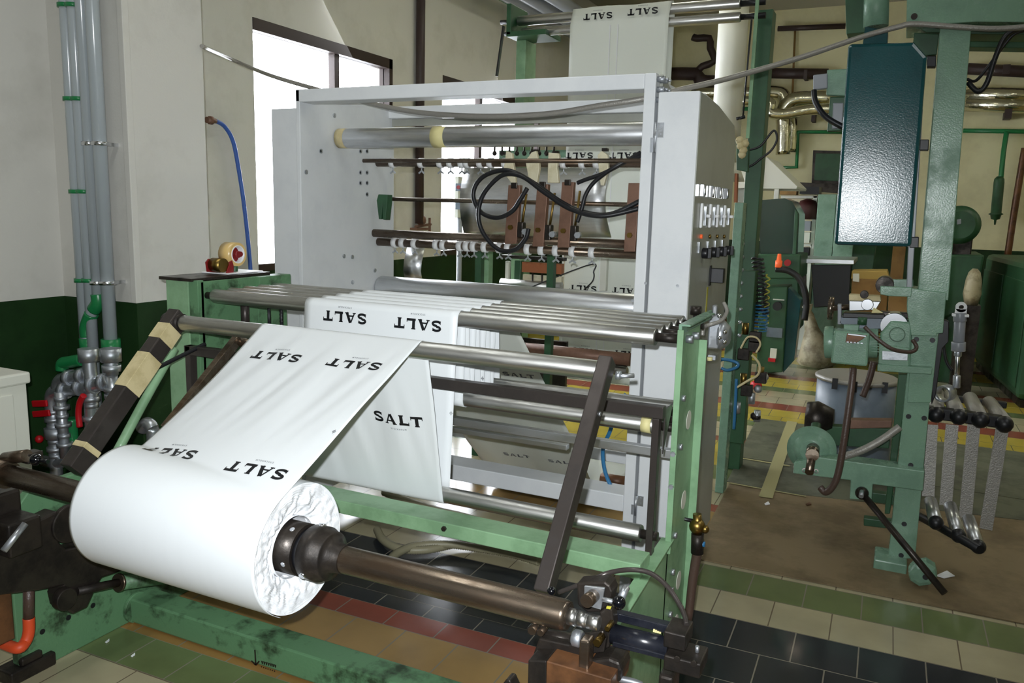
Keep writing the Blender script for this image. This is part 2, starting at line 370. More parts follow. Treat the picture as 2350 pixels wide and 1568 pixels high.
# brown service pipe on the window wall
def vpipe():
    p = P(953, 300, x=XW); y = p.y; r = S(10, p)
    t = thing('service_pipe', (XW+r+.01, y, 1.0), 'dark brown vertical service pipe with red pipe beside it on the window wall', 'pipe')
    MB().cyl((XW+r+.01, y, 1.32), (XW+r+.01, y, ZC), r).build('pipe', 'pipe_shadow_brown', t)
    MB().cyl((XW+r+.01, y+r*1.25, 1.32), (XW+r+.01, y+r*1.25, ZC), r*.3, n=10).build('pipe', 'pipered', t, label='thin red pipe')
    m_ = MB(); q = P(955, 520, x=XW); m_.cyl((XW+.04, y-.05, q.z), (XW+.04, y+.22, q.z+.02), .012); m_.ball((XW+.05, y+.03, q.z+.06), .05, 12); m_.box((XW+.0, y-.08, q.z-.03), (XW+.08, y+.12, q.z-.01)); m_.cyl((XW+.04, y+.2, q.z-.08), (XW+.04, y+.2, q.z+.08), .012)
    m_.build('valve', 'copper', t)
vpipe()
# ceiling-level pipes along the window wall
for k, (a, b_, r_, mm, lb) in enumerate((((1085, -40), (1180, 40), .03, 'ppr', 'green pipe running along the top of the window wall, lowest of the four'), ((1110, -40), (1235, 38), .07, 'cylgrey', 'lower of three lagged grey pipes under the ceiling'), ((1155, -40), (1275, 32), .07, 'cylgrey', 'middle of three lagged grey pipes under the ceiling'), ((1215, -40), (1300, 15), .07, 'cylgrey', 'upper of three lagged grey pipes under the ceiling'))):
    x = XW+.12+.16*k
    p0, p1 = P(*a, x=x), P(*b_, x=x)
    tag(MB().cyl((x, p0.y-1, p0.z), (x, 12.1, p0.z), r_, n=16).build('ceiling_pipe', mm), lb, 'pipe', 'pipes along the top of the window wall')
# ---------------------------------------------------------------- plumbing on the left pillar
YQ = YP-.09
def plumb():
    vx = [((130, 0), (173, 620)), ((155, 0), (190, 620)), ((181, 0), (208, 620)), ((210, 0), (232, 620))]
    labs = ['leftmost of four grey plastic pipes running up the white pillar', 'second from left of four grey plastic pipes on the pillar', 'third from left of four grey pipes, jogging left through green elbows at its foot', 'rightmost of four grey plastic pipes, ending in a green coupling']
    ybot = [(205, 960), (226, 920), None, (254, 795)]
    cols = [0, 1, 2, 3]; out = []
    for k, (a, b_) in enumerate(vx):
        p = P(b_[0]+13, b_[1], y=YQ); x = p.x; r = S(12.5 if k < 3 else 15, p); dx = 0
        t = thing('water_pipe', (x, YQ, .3), labs[k], 'pipe')
        if k in (0, 1): zb = P(226 if k else 200, 960 if k == 0 else 935, y=YQ).z
        elif k == 2: zb = P(222, 690, y=YQ).z
        else: zb = P(254, 800, y=YQ).z
        MB().cyl((x, YQ, zb), (x, YQ, ZC), r, n=20).build('pipe', 'pvc', t)
        if k == 2:
            q = P(199, 750, y=YQ); q2 = P(199, 830, y=YQ)
            MB().tube([(x, YQ, zb+.03), (x, YQ, zb-.01), ((x+q.x)/2+.012, YQ, (zb+q.z)/2+.02)], r*1.25, 16).build('elbow', 'ppr', t)
            MB().tube([((x+q.x)/2-.005, YQ, (zb+q.z)/2+.0), (q.x, YQ, q.z-.0), (q.x, YQ, q.z-.05)], r*1.25, 16).build('elbow', 'ppr', t)
            MB().cyl((q.x, YQ, q.z), (q.x, YQ, q2.z), r, n=18).build('pipe', 'pvc', t)
            z = P(199, 785, y=YQ).z; MB().cyl((q.x, YQ, z-.05), (q.x, YQ, z+.02), r*1.45, n=20).build('coupling', 'ppr', t)
        if k == 3:
            z = P(254, 797, y=YQ).z; MB().cyl((x, YQ, z-.04), (x, YQ, z+.04), r*1.4, n=20).build('coupling', 'ppr', t)
        zs = [10, 227, 440, 642] if k < 2 else [330, 648]
        for zpx in zs:
            z = P(b_[0], zpx, y=YQ).z
            c = MB(); c.cyl((x, YQ, z-.009), (x, YQ, z+.009), r*1.3, n=20); c.box((x-.012, YQ, z-.008), (x+.012, YP, z+.008))
            c.build('clamp', 'ppr' if k < 2 else 'chrome', t)
plumb()
def manifold():
    y = 2.47; G = lambda a, b_, dy=0: P(a, b_, y=y+dy)
    t = thing('valve_manifold', G(200, 1060), 'galvanised steel pipe manifold with red lever valves below the grey pipes', 'valve manifold')
    r = .03
    def seg(pts, rr=r, nm='steel_pipe', mm='galv'): MB().tube(pts, rr, 16, smooth=5).build(nm, mm, t)
    def coll(a, b_, dy=0, rr=r*1.35, h=.03, ax=(0, 0, 1), mm='galv'):
        c = G(a, b_, dy); ax = Vector(ax); MB().cyl(c-ax*h/2, c+ax*h/2, rr, n=8 if rr > r*1.4 else 16).build('fitting', mm, t)
    seg([G(254, 812), G(256, 860)]); coll(254, 815, 0, r*1.5, .06); coll(256, 845)
    seg([G(203, 812), G(207, 860), G(209, 900), G(212, 1010)]); coll(203, 815, 0, r*1.5, .06)
    # two horizontal runs going left with elbows down
    seg([G(256, 870), G(215, 884), G(165, 893), G(130, 898), G(120, 912), G(121, 950)], r*1.1); seg([G(207, 858), G(165, 866), G(140, 872), G(132, 890)], r, )
    for a in ((240, 877), (215, 883), (185, 889), (150, 895)): coll(*a, 0, r*1.4, .025, (1, 0, 0))
    for a in ((190, 862), (160, 867)): coll(*a, -.0, r*1.3, .03, (1, 0, 0))
    seg([G(121, 940), G(128, 1060), Vector((G(128, 1060).x, y, .0))], r*.95); seg([G(137, 900, -.03), G(150, 1050, -.03)], r*.8); seg([G(256, 860), G(260, 925)], r*.85)
    for k, b_ in enumerate((945, 962, 978, 995, 1012, 1030, 1045)): coll(122+k*1.2, b_, 0, r*(1.35 if k % 2 else 1.1), .02); 
    for k, b_ in enumerate((915, 935, 955, 975, 1000, 1020)): coll(139+k*2, b_, -.03, r*(1.2 if k % 2 else .95), .018)
    for k, b_ in enumerate((895, 915, 930, 960, 985, 1000)): coll(208+k*.8, b_, 0, r*(1.3 if k % 2 else 1.05), .022)
    for k, b_ in enumerate((893, 908)): coll(258+k, b_, 0, r*1.2, .02)
    coll(128, 993, 0, r*1.7, .05)
    seg([G(100, 1058), G(128, 1062), G(160, 1058)], r*.9)
    # green loop
    MB().tube([G(143, 850), G(144, 835), G(160, 831), G(190, 826)], r*.95, 14).build('elbow', 'ppr', t)
    MB().tube([G(165, 960, .03), G(168, 1020, .03), G(185, 1030, .03)], r*.9, 14).build('elbow', 'ppr', t)
    for a, b_, c_, d_ in ((75, 927, 108, 926), (76, 951, 114, 948)):
        MB().bar(G(a, b_, -.05), G(c_, d_, -.05), .012, .03, (0, 1, 0)).build('valve_lever', 'red', t, .004)
    MB().tube([G(192, 908, -.05), G(183, 925, -.05), G(180, 950, -.05), G(183, 980, -.05)], .014, 8).build('valve_lever', 'red', t)
    MB().ball(G(90, 1008), .02, 10).build('valve_lever', 'red', t)
manifold()
# elbow seen between arm and film
tag(MB().tube([P(325, 985, y=2.6), P(338, 972, y=2.6), P(350, 985, y=2.6), P(352, 1010, y=2.6), P(352, 1010, y=2.6)*1-Vector((0, 0, P(352, 1010, y=2.6).z-.0))], .03, 14).build('pipe_elbow', 'galv'), 'short galvanised pipe elbow showing between the taped arm and the film', 'pipe')
# white cabinet at the left edge
def lcab():
    X = -2.95; q = P(66, 860, x=X); y1 = q.y; zt = P(66, 852, x=X).z
    t = thing('steel_cabinet', (X-.25, y1-.4, 0), 'low off-white steel cabinet standing at the left wall beside the valves', 'cabinet')
    MB().box((X-.5, y1-.8, 0), (X, y1-.012, zt-.03)).build('body', 'cream', t, .004)
    MB().box((X-.52, y1-.82, zt-.045), (X+.012, y1, zt)).build('lid', 'cream', t, .008)
    MB().box((X, y1-.79, .04), (X+.008, y1-.07, zt-.075)).build('door', 'cream', t, .003)
lcab()
# blue air hose on the wall
def bh():
    G = lambda a, b_: P(a, b_, x=XW+.06)
    t = thing('air_hose', G(490, 280), 'blue air hose hanging in an arc from a wall connector beside the tall window', 'hose')
    MB().tube([P(493, 277, x=XW+.06), G(515, 290), G(535, 325), G(548, 390), G(560, 470), G(570, 560), G(575, 625), G(577, 700)], .014, 10).build('hose', 'bluehose', t)
    a, b_ = G(474, 275), G(495, 278)
    MB().lathe(a, b_, [(0, .02), (.3, .02), (.3, .026), (.6, .026), (.6, .016), (1, .016)], 10).build('connector', 'copper', t)
bh()
# ================================================================ FRONT ROLLER FRAME
XLF, XRF = -2.36, -.552           # inner faces of the two side plates
YU = [2.29+.0825*i for i in range(5)]; ZU = 1.137; RU = .026
YL = [2.335+.0825*i for i in range(4)]; ZL = .862; RL = .025
YB0, ZB0, RB = 2.19, .575, .026
YD, ZD, RD = 1.99, 1.083, .026
YS, ZS, RS, RR = 1.43, .694, .031, .156
FX0, FX1 = -1.872, -1.274
LB, LD, LR = (-1.85, -1.25), (-1.812, -1.222), (-1.80, -1.203)
rf = thing('roller_machine', ((XLF+XRF)/2, 2.4, 0), 'light green floor-standing roller frame carrying a flat row of steel rollers', 'machine frame')
def roller(y, z, r, x0, x1, parent, sx0, sx1, m='steel', rs=.35, lab=None, smk='dark'):
    o = MB().lathe((x0, y, z), (x1, y, z), [(0, r*.82), (0, r*.93), (.003, r), (.997, r), (1, r*.93), (1, r*.82)], 32).build('roller', m, parent, label=lab)
    MB().cyl((sx0, y, z), (x0, y, z), r*rs*1.5, n=16).cyl((x1, y, z), (sx1, y, z), r*rs*1.5, n=16).build('shaft', smk, o)
    return o
for i, y in enumerate(YU): roller(y, ZU, RU, XLF+.035, -.6-.0+.0-.015, rf, XLF, XRF-.0)
for y in YL: roller(y, ZL, RL, XLF+.035, -.605, rf, XLF, XRF)
roller(YB0, ZB0, RB, XLF+.035, -.60, rf, XLF, XRF-.0)
MB().cyl((-.625, 2.335, ZL), (-.655, 2.335, ZL), RL+.0012, n=24).build('tape_band', 'paleyellow', rf)
# right side: folded plate upright + forward base
xr = XRF
def yz(px, py, x=xr): p = P(px, py, x=x); return (p.y, p.z)
up = MB()
up.box((xr, 2.285, .0), (xr+.006, 2.55, 1.165))                       # web
up.box((xr, 2.279, .49), (xr+.018, 2.285, 1.165)); up.box((xr, 2.55, 0), (xr+.030, 2.556, 1.10))
up.prism([(xr, y_, z_) for y_, z_ in [(2.30, 0), (2.30, .525), (1.85, .50), (1.3, .47), (1.3, 0)]], (.006, 0, 0))
up.build('side_plate', 'green', rf, .0015)
MB().prism([(xr-.016, 2.30, .525), (xr+.022, 2.30, .525), (xr+.022, 1.3, .47), (xr-.016, 1.3, .47)], (0, 0, .006)).build('flange', 'green', rf, .001)
MB().box((xr, 2.29, 1.15), (xr+.010, 2.70, 1.178)).box((xr, 2.29, 1.174), (xr+.034, 2.62, 1.18)).build('bearing_rail', 'green_mid', rf, .002)
hb = MB()
for zz in (.18, .33, .60, .86): 
    c = Vector((xr+.007, 2.46, zz)); hb.cyl(c, c+Vector((.0015, 0, 0)), .03, n=24)
hb.build('lightening_hole', 'cream', rf)
bb = MB()
for zz in (.95, .80, .52, .40, .34, .26): bolt(bb, (xr+.006, 2.36, zz), .010, (1, 0, 0), .01)
bolt(bb, (xr+.009, 2.279, .70), .008); bolt(bb, (xr+.009, 2.279, .80), .008); bolt(bb, (xr+.009, 2.279, .52), .006)
for yy in (2.35, 2.43): bolt(bb, (xr+.010, yy, 1.13), .012, (1, 0, 0), .02)
bb.build('bolt', 'galv', rf)
# left side: thick box upright with light front, side plate running forward to the floor
MB().box((XLF-.17, 2.25, 0), (XLF-.055, 2.27, 1.195)).box((XLF-.17, 2.27, 0), (XLF-.155, 2.7, 1.19)).build('front_cover', 'green', rf, .003)
MB().box((XLF-.045, 2.245, 0), (XLF, 2.275, 1.195)).box((XLF-.012, 2.26, 0), (XLF, 2.56, 1.19)).box((XLF-.012, 2.56, .0), (XLF, 2.735, 1.145)).box((XLF-.05, 2.55, 1.145), (XLF+.02, 2.74, 1.19)).build('side_plate', 'green_old', rf, .002)
mb = MB().box((XLF-.19, 2.235, 1.19), (XLF-.02, 2.66, 1.202)); mb.build('top_tray', 'dark', rf, .002)
pl = [(2.26, 0), (2.26, .62), (1.55, .60), (1.47, .52), (1.47, .05), (1.50, 0)]
MB().prism([(XLF-.03, a, b) for a, b in pl], (.03, 0, 0)).build('side_plate', 'green_old', rf, .004)
hh = MB()
for q in ((148, 1390), (157, 1418), (97, 1450), (213, 1390), (116, 1178)):
    c = P(*q, x=XLF+.001); hh.cyl(c, c+Vector((.0015, 0, 0)), .009, n=14)
hh.build('bolt_hole', 'black', rf)
c = P(82, 1490, x=XLF+.01); MB().box((XLF-.06, c.y-.09, .0), (XLF+.02, c.y+.06, .045)).box((XLF-.03, c.y-.05, .045), (XLF+.015, c.y+.02, .07)).build('foot', 'dark', rf, .006)
# cross beams
yb = 2.02; za, zb = 1.5-.488*yb+.01, 1.5-.44*yb-.0
pb = P(1245, 1283, y=yb); pt = P(1245, 1249, y=yb); bd_ = P(1263, 1220, z=pt.z).y
MB().box((XLF, yb, pb.z), (xr, bd_, pt.z)).build('cross_beam', 'green', rf, .003)
mb = MB(); 
for q in ((1020, 1213),): bolt(mb, P(*q, y=yb), .008)
mb.build('bolt', 'dark', rf)
yr = P(297, 1427, z=0.004).y
zr = P(290, 1372, y=yr).z
MB().box((XLF+.0, yr, .004), (xr, yr+.1, zr)).build('floor_rail', 'green_old', rf, .006)
MB().cyl((XLF+.0, yr+.03, zr-.045), (XLF+.014, yr+.03, zr-.045), .055, n=28).build('rail_flange', 'green_old', rf, .002)
mk = MB()      # painted arrow and scribble on the rail
def mark(pts, wd=.004):
    for a, b_ in zip(pts, pts[1:]):
        pa, pb2 = P(*a, y=yr-.0008), P(*b_, y=yr-.0008); mk.bar(pa, pb2, .0015, wd, (0, 1, 0))
mark([(585, 1492), (587, 1527)], .005); mark([(577, 1517), (587, 1527), (595, 1518)], .005)
for k in range(7): mark([(600+k*5, 1517+k*1.4), (602+k*5, 1524+k*1.4), (603+k*5, 1518+k*1.4)], .0025)
for k in range(7): mark([(600+k*5, 1530+k*1.6), (601+k*5, 1542+k*1.6)], .003)
mk.build('painted_arrow', 'dark', rf)
# dark cross bar with brackets
ybar = 2.18
pz = P(1535, 945, y=ybar).z
MB().box((XLF, ybar-.012, pz-.022), (xr-.0, ybar+.02, pz+.012)).build('cross_bar', 'brown', rf, .002)
MB().box((xr-.030, ybar-.011, .50), (xr-.010, ybar+.019, pz-.023)).build('hanger_bar', 'brown', rf, .002)
MB().box((XLF+.004, ybar-.012, .52), (XLF+.03, ybar+.02, pz+.012)).build('hanger_bar', 'brown', rf, .002)
MB().prism([(xr-.004, ybar+.02, pz), (xr-.004, ybar+.10, pz), (xr-.004, ybar+.02, pz-.13)], (.003, 0, 0)).build('gusset', 'brown', rf)
# grey channel bars below the lower rollers
for (a, b_, yy, h) in (((1050, 960), (1440, 1018), 2.55, .03), ((1060, 985), (1300, 1030), 2.7, .02)):
    z_ = P(*a, y=yy).z; MB().box((XLF, yy, z_-h), (xr if yy < 2.6 else P(*b_, y=yy).x, yy+.03, z_)).build('channel_bar', 'alu', rf, .002)
# hanging rods and chain below the row on the left
for (a, r_, mm) in ((562, .017, 'brown'), (617, .006, 'black'), (645, .006, 'black')):
    yy = 2.42; p = P(a, 710, y=yy); MB().cyl((p.x, yy, ZU-.02), (p.x, yy, .98), r_, n=12).build('hanging_rod', mm, rf)
mb = MB()
for k in range(12): mb.ball((P(645, 710, y=2.42).x, 2.42, ZU-.03-k*.013), .009, 8, (1, .6, .8))
mb.build('chain', 'black', rf)

# ---------------------------------------------------------------- swinging arm with its roller
xa = -.668
sw = thing('swing_arm', ((-2.25+xa)/2, 1.65, .55), 'dark swinging arm pair carrying the steel roller the printed film bends over', 'machine arm')
MB().lathe((-2.165, YD, ZD), (xa-.008, YD, ZD), [(0, RD*.8), (0, RD*.95), (.004, RD), (.996, RD), (1, RD*.9)], 36).build('roller', 'steel', sw)
top, bot = P(1394, 826, x=xa+.02), P(1247, 1362, x=xa+.02)
MB().bar(top, bot, .036, .046).build('arm', 'brown', sw, .003)
mb = MB(); bolt(mb, (xa+.037, YD-.012, ZD-.005), .012, (1, 0, 0), .012); bolt(mb, P(1375, 950, x=xa+.038), .006, (1, 0, 0), .004); mb.build('bolt', 'galv', sw)
MB().tube([(xa+.04, YD+.0, ZD-.01), (xa+.075, YD+.02, ZD-.008)], .006, 8).build('pin', 'galv', sw)
tl, bl = P(412, 722, x=-2.20), P(165, 1080, x=-2.20)
dl = (bl-tl).normalized(); 
MB().bar(tl+Vector((0, .0, 0)), bl, .05, .065).build('arm', 'brown', sw, .004)
MB().cyl((-2.24, YD, ZD), (-2.165, YD, ZD), .03, n=20).build('bearing', 'dark', sw)
L_ = (bl-tl).length
for a, b_, wx, wy in ((.10, .2, .053, .067), (.30, .52, .053, .068), (.86, .89, .052, .067)):
    MB().bar(tl.lerp(bl, a), tl.lerp(bl, b_), wx, wy).build('masking_tape', 'masking', sw, .001)
MB().tube([P(585, 792, y=2.06), P(540, 782, y=2.06)], .016, 12).build('stub', 'shaft', sw)
MB().bar(P(548, 775, y=2.06), P(380, 985, y=1.80), .024, .032).build('link', 'shaft', sw, .002)
MB().tube([P(400, 800, x=-2.33), P(340, 905, x=-2.33), P(270, 1035, x=-2.33)], .016, 12).build('gas_strut', 'green', sw)
MB().tube([P(283, 868, x=-2.3), P(330, 858, x=-2.3), P(420, 815, x=-2.3), P(470, 790, x=-2.3)], .008, 8).build('cable', 'black', sw)

# ---------------------------------------------------------------- spindle
sp = thing('unwind_spindle', (-1.4, YS, ZS), 'worn brown steel spindle running through the film roll with a clamping cone', 'spindle')
xe = P(1305, 1420, y=YS).x
MB().lathe((-2.62, YS, ZS), (xe, YS, ZS), [(0, RS), (.995, RS), (1, RS*.9)], 36).build('shaft', 'shaft', sp)
x0, x1 = P(664, 1262, y=YS).x, P(792, 1296, y=YS).x
cw = x1-x0
MB().lathe((x0-.06, YS, ZS), (x0+cw*.32, YS, ZS), [(0, .05), (.1, .061), (1, .061)], 40).lathe((x0+cw*.40, YS, ZS), (x1, YS, ZS), [(0, .058), (.04, .063), (.40, .064), (.43, .058), (.62, .057), (.64, .052), (.69, .036), (1, .0325)], 40).build('clamping_cone', 'dark', sp)
MB().cyl((x0+cw*.30, YS, ZS), (x0+cw*.42, YS, ZS), .053, n=36).build('rubber_ring', 'black', sp)
mb = MB()
for a in (-.4, .5, 2.0, 3.4, 4.6):
    d = Vector((0, math.cos(a), math.sin(a))); c = Vector((x0+cw*.2, YS, ZS))+d*.059; mb.cyl(c, c+d*.004, .006, n=12)
for a in (-2.6, -1.4, 0, 1.3): 
    d = Vector((0, math.cos(a), math.sin(a))); c = Vector((x0+cw*.52, YS, ZS))+d*.056; mb.cyl(c, c+d*.012, .008, n=12)
mb.build('set_screw', 'chrome', sp)
MB().lathe((xe, YS, ZS), (P(1376, 1434, y=YS).x, YS, ZS), [(0, .017), (.28, .017), (.28, .0145), (.30, .0145), (.30, .0155), (.62, .0155), (.62, .0145), (.64, .0145), (.64, .0155), (.97, .0155), (1, .013)], 32).build('journal', 'steel', sp)
# right bearing stand ------------------------------------------------
bs = thing('bearing_stand', (-.5, YS, 0), 'oily dark bearing stand with ball-ended lever and black cylinder at the right spindle end', 'bearing stand')
def Z(a, b_, dy=0): return P(1180+a/5.109, 1280+b_/5.109, y=YS+dy)
def zp(nm, poly, dy, th, m_, bev=.002, lab=None): return MB().prism([Z(a, b_, dy) for a, b_ in poly], (0, th, 0)).build(nm, m_, bs, bev, lab)
zf = Z(380, 1215, -.06)
zp('base_block', [(160, 1205), (378, 1215), (378, 1600), (150, 1600)], -.06, .12, 'dark', .003)
zp('base_block', [(378, 1215), (1135, 1435), (1120, 1700), (370, 1600)], -.062, .12, 'rust', .002, 'orange-brown greasy block')
zp('saddle', [(290, 945), (640, 1020), (760, 1000), (900, 1000), (900, 1365), (380, 1212), (215, 1150)], -.01, .05, 'dark', .004)
zp('saddle', [(880, 1210), (1110, 1180), (1230, 1230), (1265, 1330), (1240, 1470), (870, 1470)], -.02, .06, 'dark', .006)
c0, c1 = Z(330, 905, .02), Z(670, 975, .02); MB().cyl(c0, c1, .0145, n=22).build('pivot_bar', 'dark', bs)
for q, r_ in (((205, 865), .0085), ((305, 888), .007)): c = Z(*q, -.02); MB().cyl(c, c+Vector((0, .04, 0)), r_, n=18).build('pivot_pin', 'shaft', bs)
zp('pivot_link', [(140, 820), (345, 850), (340, 930), (150, 905)], -.012, .03, 'dark', .004)
c = Z(735, 945, .0); MB().lathe(c-Vector((.010, 0, 0)), c+Vector((.012, 0, 0)), [(0, .012), (.2, .017), (.8, .017), (1, .014)], 24).build('support_roller', 'galv', bs)
zp('stop_block', [(760, 970), (880, 985), (865, 1350), (745, 1320)], -.05, .03, 'shaft', .004)
zp('cheek_plate', [(1000, 640), (1110, 560), (1150, 620), (1165, 800), (1110, 1060), (1040, 1080), (1010, 900)], .012, .03, 'dark', .003)
zp('cheek_plate', [(880, 880), (1040, 860), (1080, 960), (1050, 1120), (900, 1130)], .0, .04, 'dark', .003)
zp('clamp_body', [(730, 300), (900, 290), (1060, 285), (1120, 330), (1150, 400), (1100, 640), (860, 650), (740, 560)], .03, .04, 'dark', .004)
zp('latch_plate', [(820, 335), (1058, 360), (1015, 612), (820, 560)], -.002, .006, 'galv', .001)
MB().cyl(Z(935, 440, 0), Z(845, 515, -.035), .013, n=22).build('latch_pin', 'shaft', bs)
MB().cyl(Z(1035, 488, -.0), Z(1175, 520, -.0), .005, n=12).build('lever', 'galv', bs)
MB().ball(Z(1226, 530, -.0), .0135, 22).build('lever_ball', 'blackgloss', bs)
MB().ball(Z(437, 395, .05), .0095, 18).build('lever_ball', 'blackgloss', bs)
MB().cyl(Z(1255, 470, .05), Z(1315, 345, .07), .008, n=14).build('side_pin', 'galv', bs)
zp('sticker', [(1085, 572), (1140, 580), (1126, 608), (1078, 598)], -.006, .003, 'yellow', 0)
for q, r_ in (((1088, 838), .0055), ((968, 1005), .0085)):
    c = Z(*q, -.03); MB().cyl(c, c+Vector((0, .03, 0)), r_, n=6).build('hex_bolt', 'brass', bs)
xq0, xq1 = Z(1150, 890, .02), Z(1815, 1045, .02)
MB().lathe((xq0.x, YS+.02, xq0.z), (xq1.x, YS+.02, xq0.z), [(0, .0195), (1, .0195)], 32).build('cylinder', 'blackcyl', bs)
a_, b_ = Z(1150, 625, .05), Z(1800, 905, .05); zt_ = a_.z
MB().box((a_.x, YS+.045, zt_-.018), (xq1.x+.01, YS+.065, zt_)).build('guide_bar', 'blackcyl', bs, .002)
a_ = Z(1150, 1000, .0); MB().box((a_.x, YS-.0, a_.z-.008), (xq1.x, YS+.02, a_.z+.003)).build('guide_bar', 'blackcyl', bs, .002)
mb = MB(); p = Z(1640, 838, .05)
for k in range(4): mb.box((p.x+.004*k, YS+.043, p.z-.003), (p.x+.0035+.004*k, YS+.046, p.z+.003-.001*k))
mb.build('paint_splash', 'paleyellow', bs)
x0_, x1_ = Z(1855, 900, .03), Z(2010, 940, .0)
MB().box((x0_.x-.01, YS+.0, x1_.z-.03), (x1_.x, YS+.065, x1_.z+.003)).build('end_block', 'dark', bs, .003)
q0, q1_ = Z(1760, 1085, -.01), Z(2175, 1430, -.01)
MB().box((q0.x, YS-.01, q1_.z), (q1_.x, YS+.06, q0.z-.01)).build('end_block', 'dark', bs, .003)
for q in ((1915, 1180), (2110, 1235)): c = Z(*q, -.01); MB().cyl(c, c-Vector((0, .006, 0)), .006, n=14).build('bolt', 'dark', bs)
c = Z(2155, 940, .03); MB().cyl((c.x, c.y, q0.z-.01), (c.x, c.y, q0.z+.002), .004, n=10).build('bolt', 'galv', bs)
MB().box(Z(1690, 1370, .0), Z(1930, 1600, .06)).build('gearbox', 'dark', bs, .006)
MB().tube([Z(1160, 1400, 0), Z(1250, 1425, 0), Z(1400, 1460, 0), Z(1500, 1500, 0)], .007, 12).build('pipe', 'galv', bs)
zp('bracket_tip', [(-150, 1500), (-95, 1430), (-50, 1440), (20, 1600), (-170, 1600)], -.04, .03, 'dark', .003)
zp('foot_column', [(160, 1590), (1120, 1690), (1120, 2900), (160, 2900)], -.04, .08, 'dark', .003)
tag(MB().tube([Z(520, 410, .10), Z(870, 280, .10), Z(1100, 182, .12), Z(1370, 143, .12), Z(1600, 185, .12), Z(1800, 345, .10), Z(1950, 570, .08), Z(2000, 690, .06), Z(2020, 790, .04)], .0052, 10).build('hose', 'brown'), 'dark rubber hose arching over the right bearing stand', 'hose')
# bronze air fitting with drooping hose behind the right upright
av = thing('air_valve', P(1600, 1205, y=2.5), 'brass air valve hanging beside the right green upright', 'air valve')
G2 = lambda a, b_: P(a, b_, y=2.5)
MB().cyl(G2(1545, 1186), G2(1592, 1196), .006, n=10).build('stem', 'black', av)
MB().ball(G2(1600, 1208), .026, 16).cyl(G2(1600, 1180), G2(1601, 1225), .014, n=12).ball(G2(1618, 1215), .014, 10).build('valve_body', 'brass', av)
MB().cyl(G2(1601, 1225), G2(1600, 1270), .02, n=14).build('filter_bowl', 'dark', av)
MB().cyl(G2(1606, 1248), G2(1618, 1250), .009, n=10).build('plug', 'bluehose2', av)
MB().tube([G2(1601, 1262), G2(1590, 1330), G2(1582, 1400), G2(1578, 1430), G2(1576, 1475)], lambda t: .016-.004*t, 12).build('hose', 'hosebrown', av)

# left lifting arm and bearing ---------------------------------------
la = thing('lifting_arm', (-2.2, 1.5, .1), 'black cast lifting arm with round boss under the left end of the spindle', 'machine arm')
ol = [(0, 1205), (40, 1195), (103, 1165), (106, 1235), (123, 1252), (150, 1246), (158, 1215), (175, 1190), (215, 1250), (330, 1275), (262, 1300), (205, 1318), (190, 1345), (172, 1385), (140, 1400), (112, 1385), (106, 1358), (115, 1336), (60, 1346), (-60, 1360), (-60, 1260)]
pp(ol, x=-2.31, th=.06).build('arm', 'dark', la, .006)
a = P(140, 1372, x=-2.25); MB().cyl(a, a+Vector((.03, 0, 0)), .035, n=28).build('boss', 'dark', la, .003)
a = P(153, 1200, x=-2.26); MB().cyl(a, a+Vector((.02, 0, 0)), .06, n=32).build('boss', 'dark', la, .004)
MB().tube([P(8, 1265, x=-2.18), P(58, 1202, x=-2.18)], .010, 10).build('handle', 'galv', la)
hc = thing('hydraulic_cylinder', P(250, 1340, x=-2.25), 'green hydraulic cylinder with thin rod beneath the film roll', 'cylinder')
a, b_, c_ = P(175, 1358, x=-2.24), P(275, 1337, x=-2.24), P(420, 1318, x=-2.24)
MB().cyl(a, b_, .014, n=16).build('rod', 'dark', hc); MB().cyl(b_+(b_-a)*-.05, b_, .03, n=24).build('gland', 'shaft', hc); MB().cyl(b_, c_, .026, n=24).build('barrel', 'green_old', hc)
lb = thing('spindle_bearing', (-2.4, YS, .5), 'greasy left spindle bearing block with short lever and black knob', 'bearing')
MB().box((-2.62, YS-.07, ZS-.32), (-2.30, YS+.05, ZS-.06)).build('block', 'dark', lb, .008)
MB().box((-2.30, YS-.06, ZS-.22), (-2.20, YS+.04, ZS-.12)).build('block', 'dark', lb, .006)
MB().box((-2.30, YS-.075, ZS-.5), (-2.27, YS-.02, ZS-.15)).build('side_bar', 'rust', lb, .004)
MB().lathe((-2.5, YS, ZS), (P(18, 1080, y=YS).x, YS, ZS), [(0, .045), (1, .04)], 28).build('collar', 'shaft', lb)
a, b_ = P(12, 1052, y=YS+.02), P(62, 1046, y=YS+.02); MB().cyl(a, b_, .018, n=18).build('pin', 'shaft', lb)
MB().box(P(42, 1062, y=YS+.02), P(100, 1034, y=YS+.07)).build('latch', 'dark', lb, .004)
MB().ball(P(82, 1055, y=YS-.0), .017, 16).cyl(P(86, 1056, y=YS), P(110, 1060, y=YS), .006, n=8).build('lever_ball', 'blackgloss', lb)
G3 = lambda a, b_: P(a, b_, x=-2.28)
hs = thing('orange_hose', P(60, 1450, x=-2.28), 'orange sleeved hose turning at the foot of the left green plate', 'hose')
MB().tube([P(66, 1340, x=-2.30), P(66, 1420, x=-2.30)], .016, 10).build('hose', 'hosebrown', hs)
MB().tube([P(66, 1418, x=-2.30), P(66, 1450, x=-2.30), P(58, 1474, x=-2.30), P(40, 1488, x=-2.30), P(0, 1475, x=-2.38), P(-40, 1470, x=-2.42)], .017, 12).build('sleeve', 'orange', hs)
tag(MB().tube([P(0, 1450, z=.01), P(30, 1410, z=.01), P(58, 1372, z=.05), P(64, 1345, z=.15)], .006, 8).build('cable', 'black'), 'thin black cable on the floor beside the orange hose', 'cable')

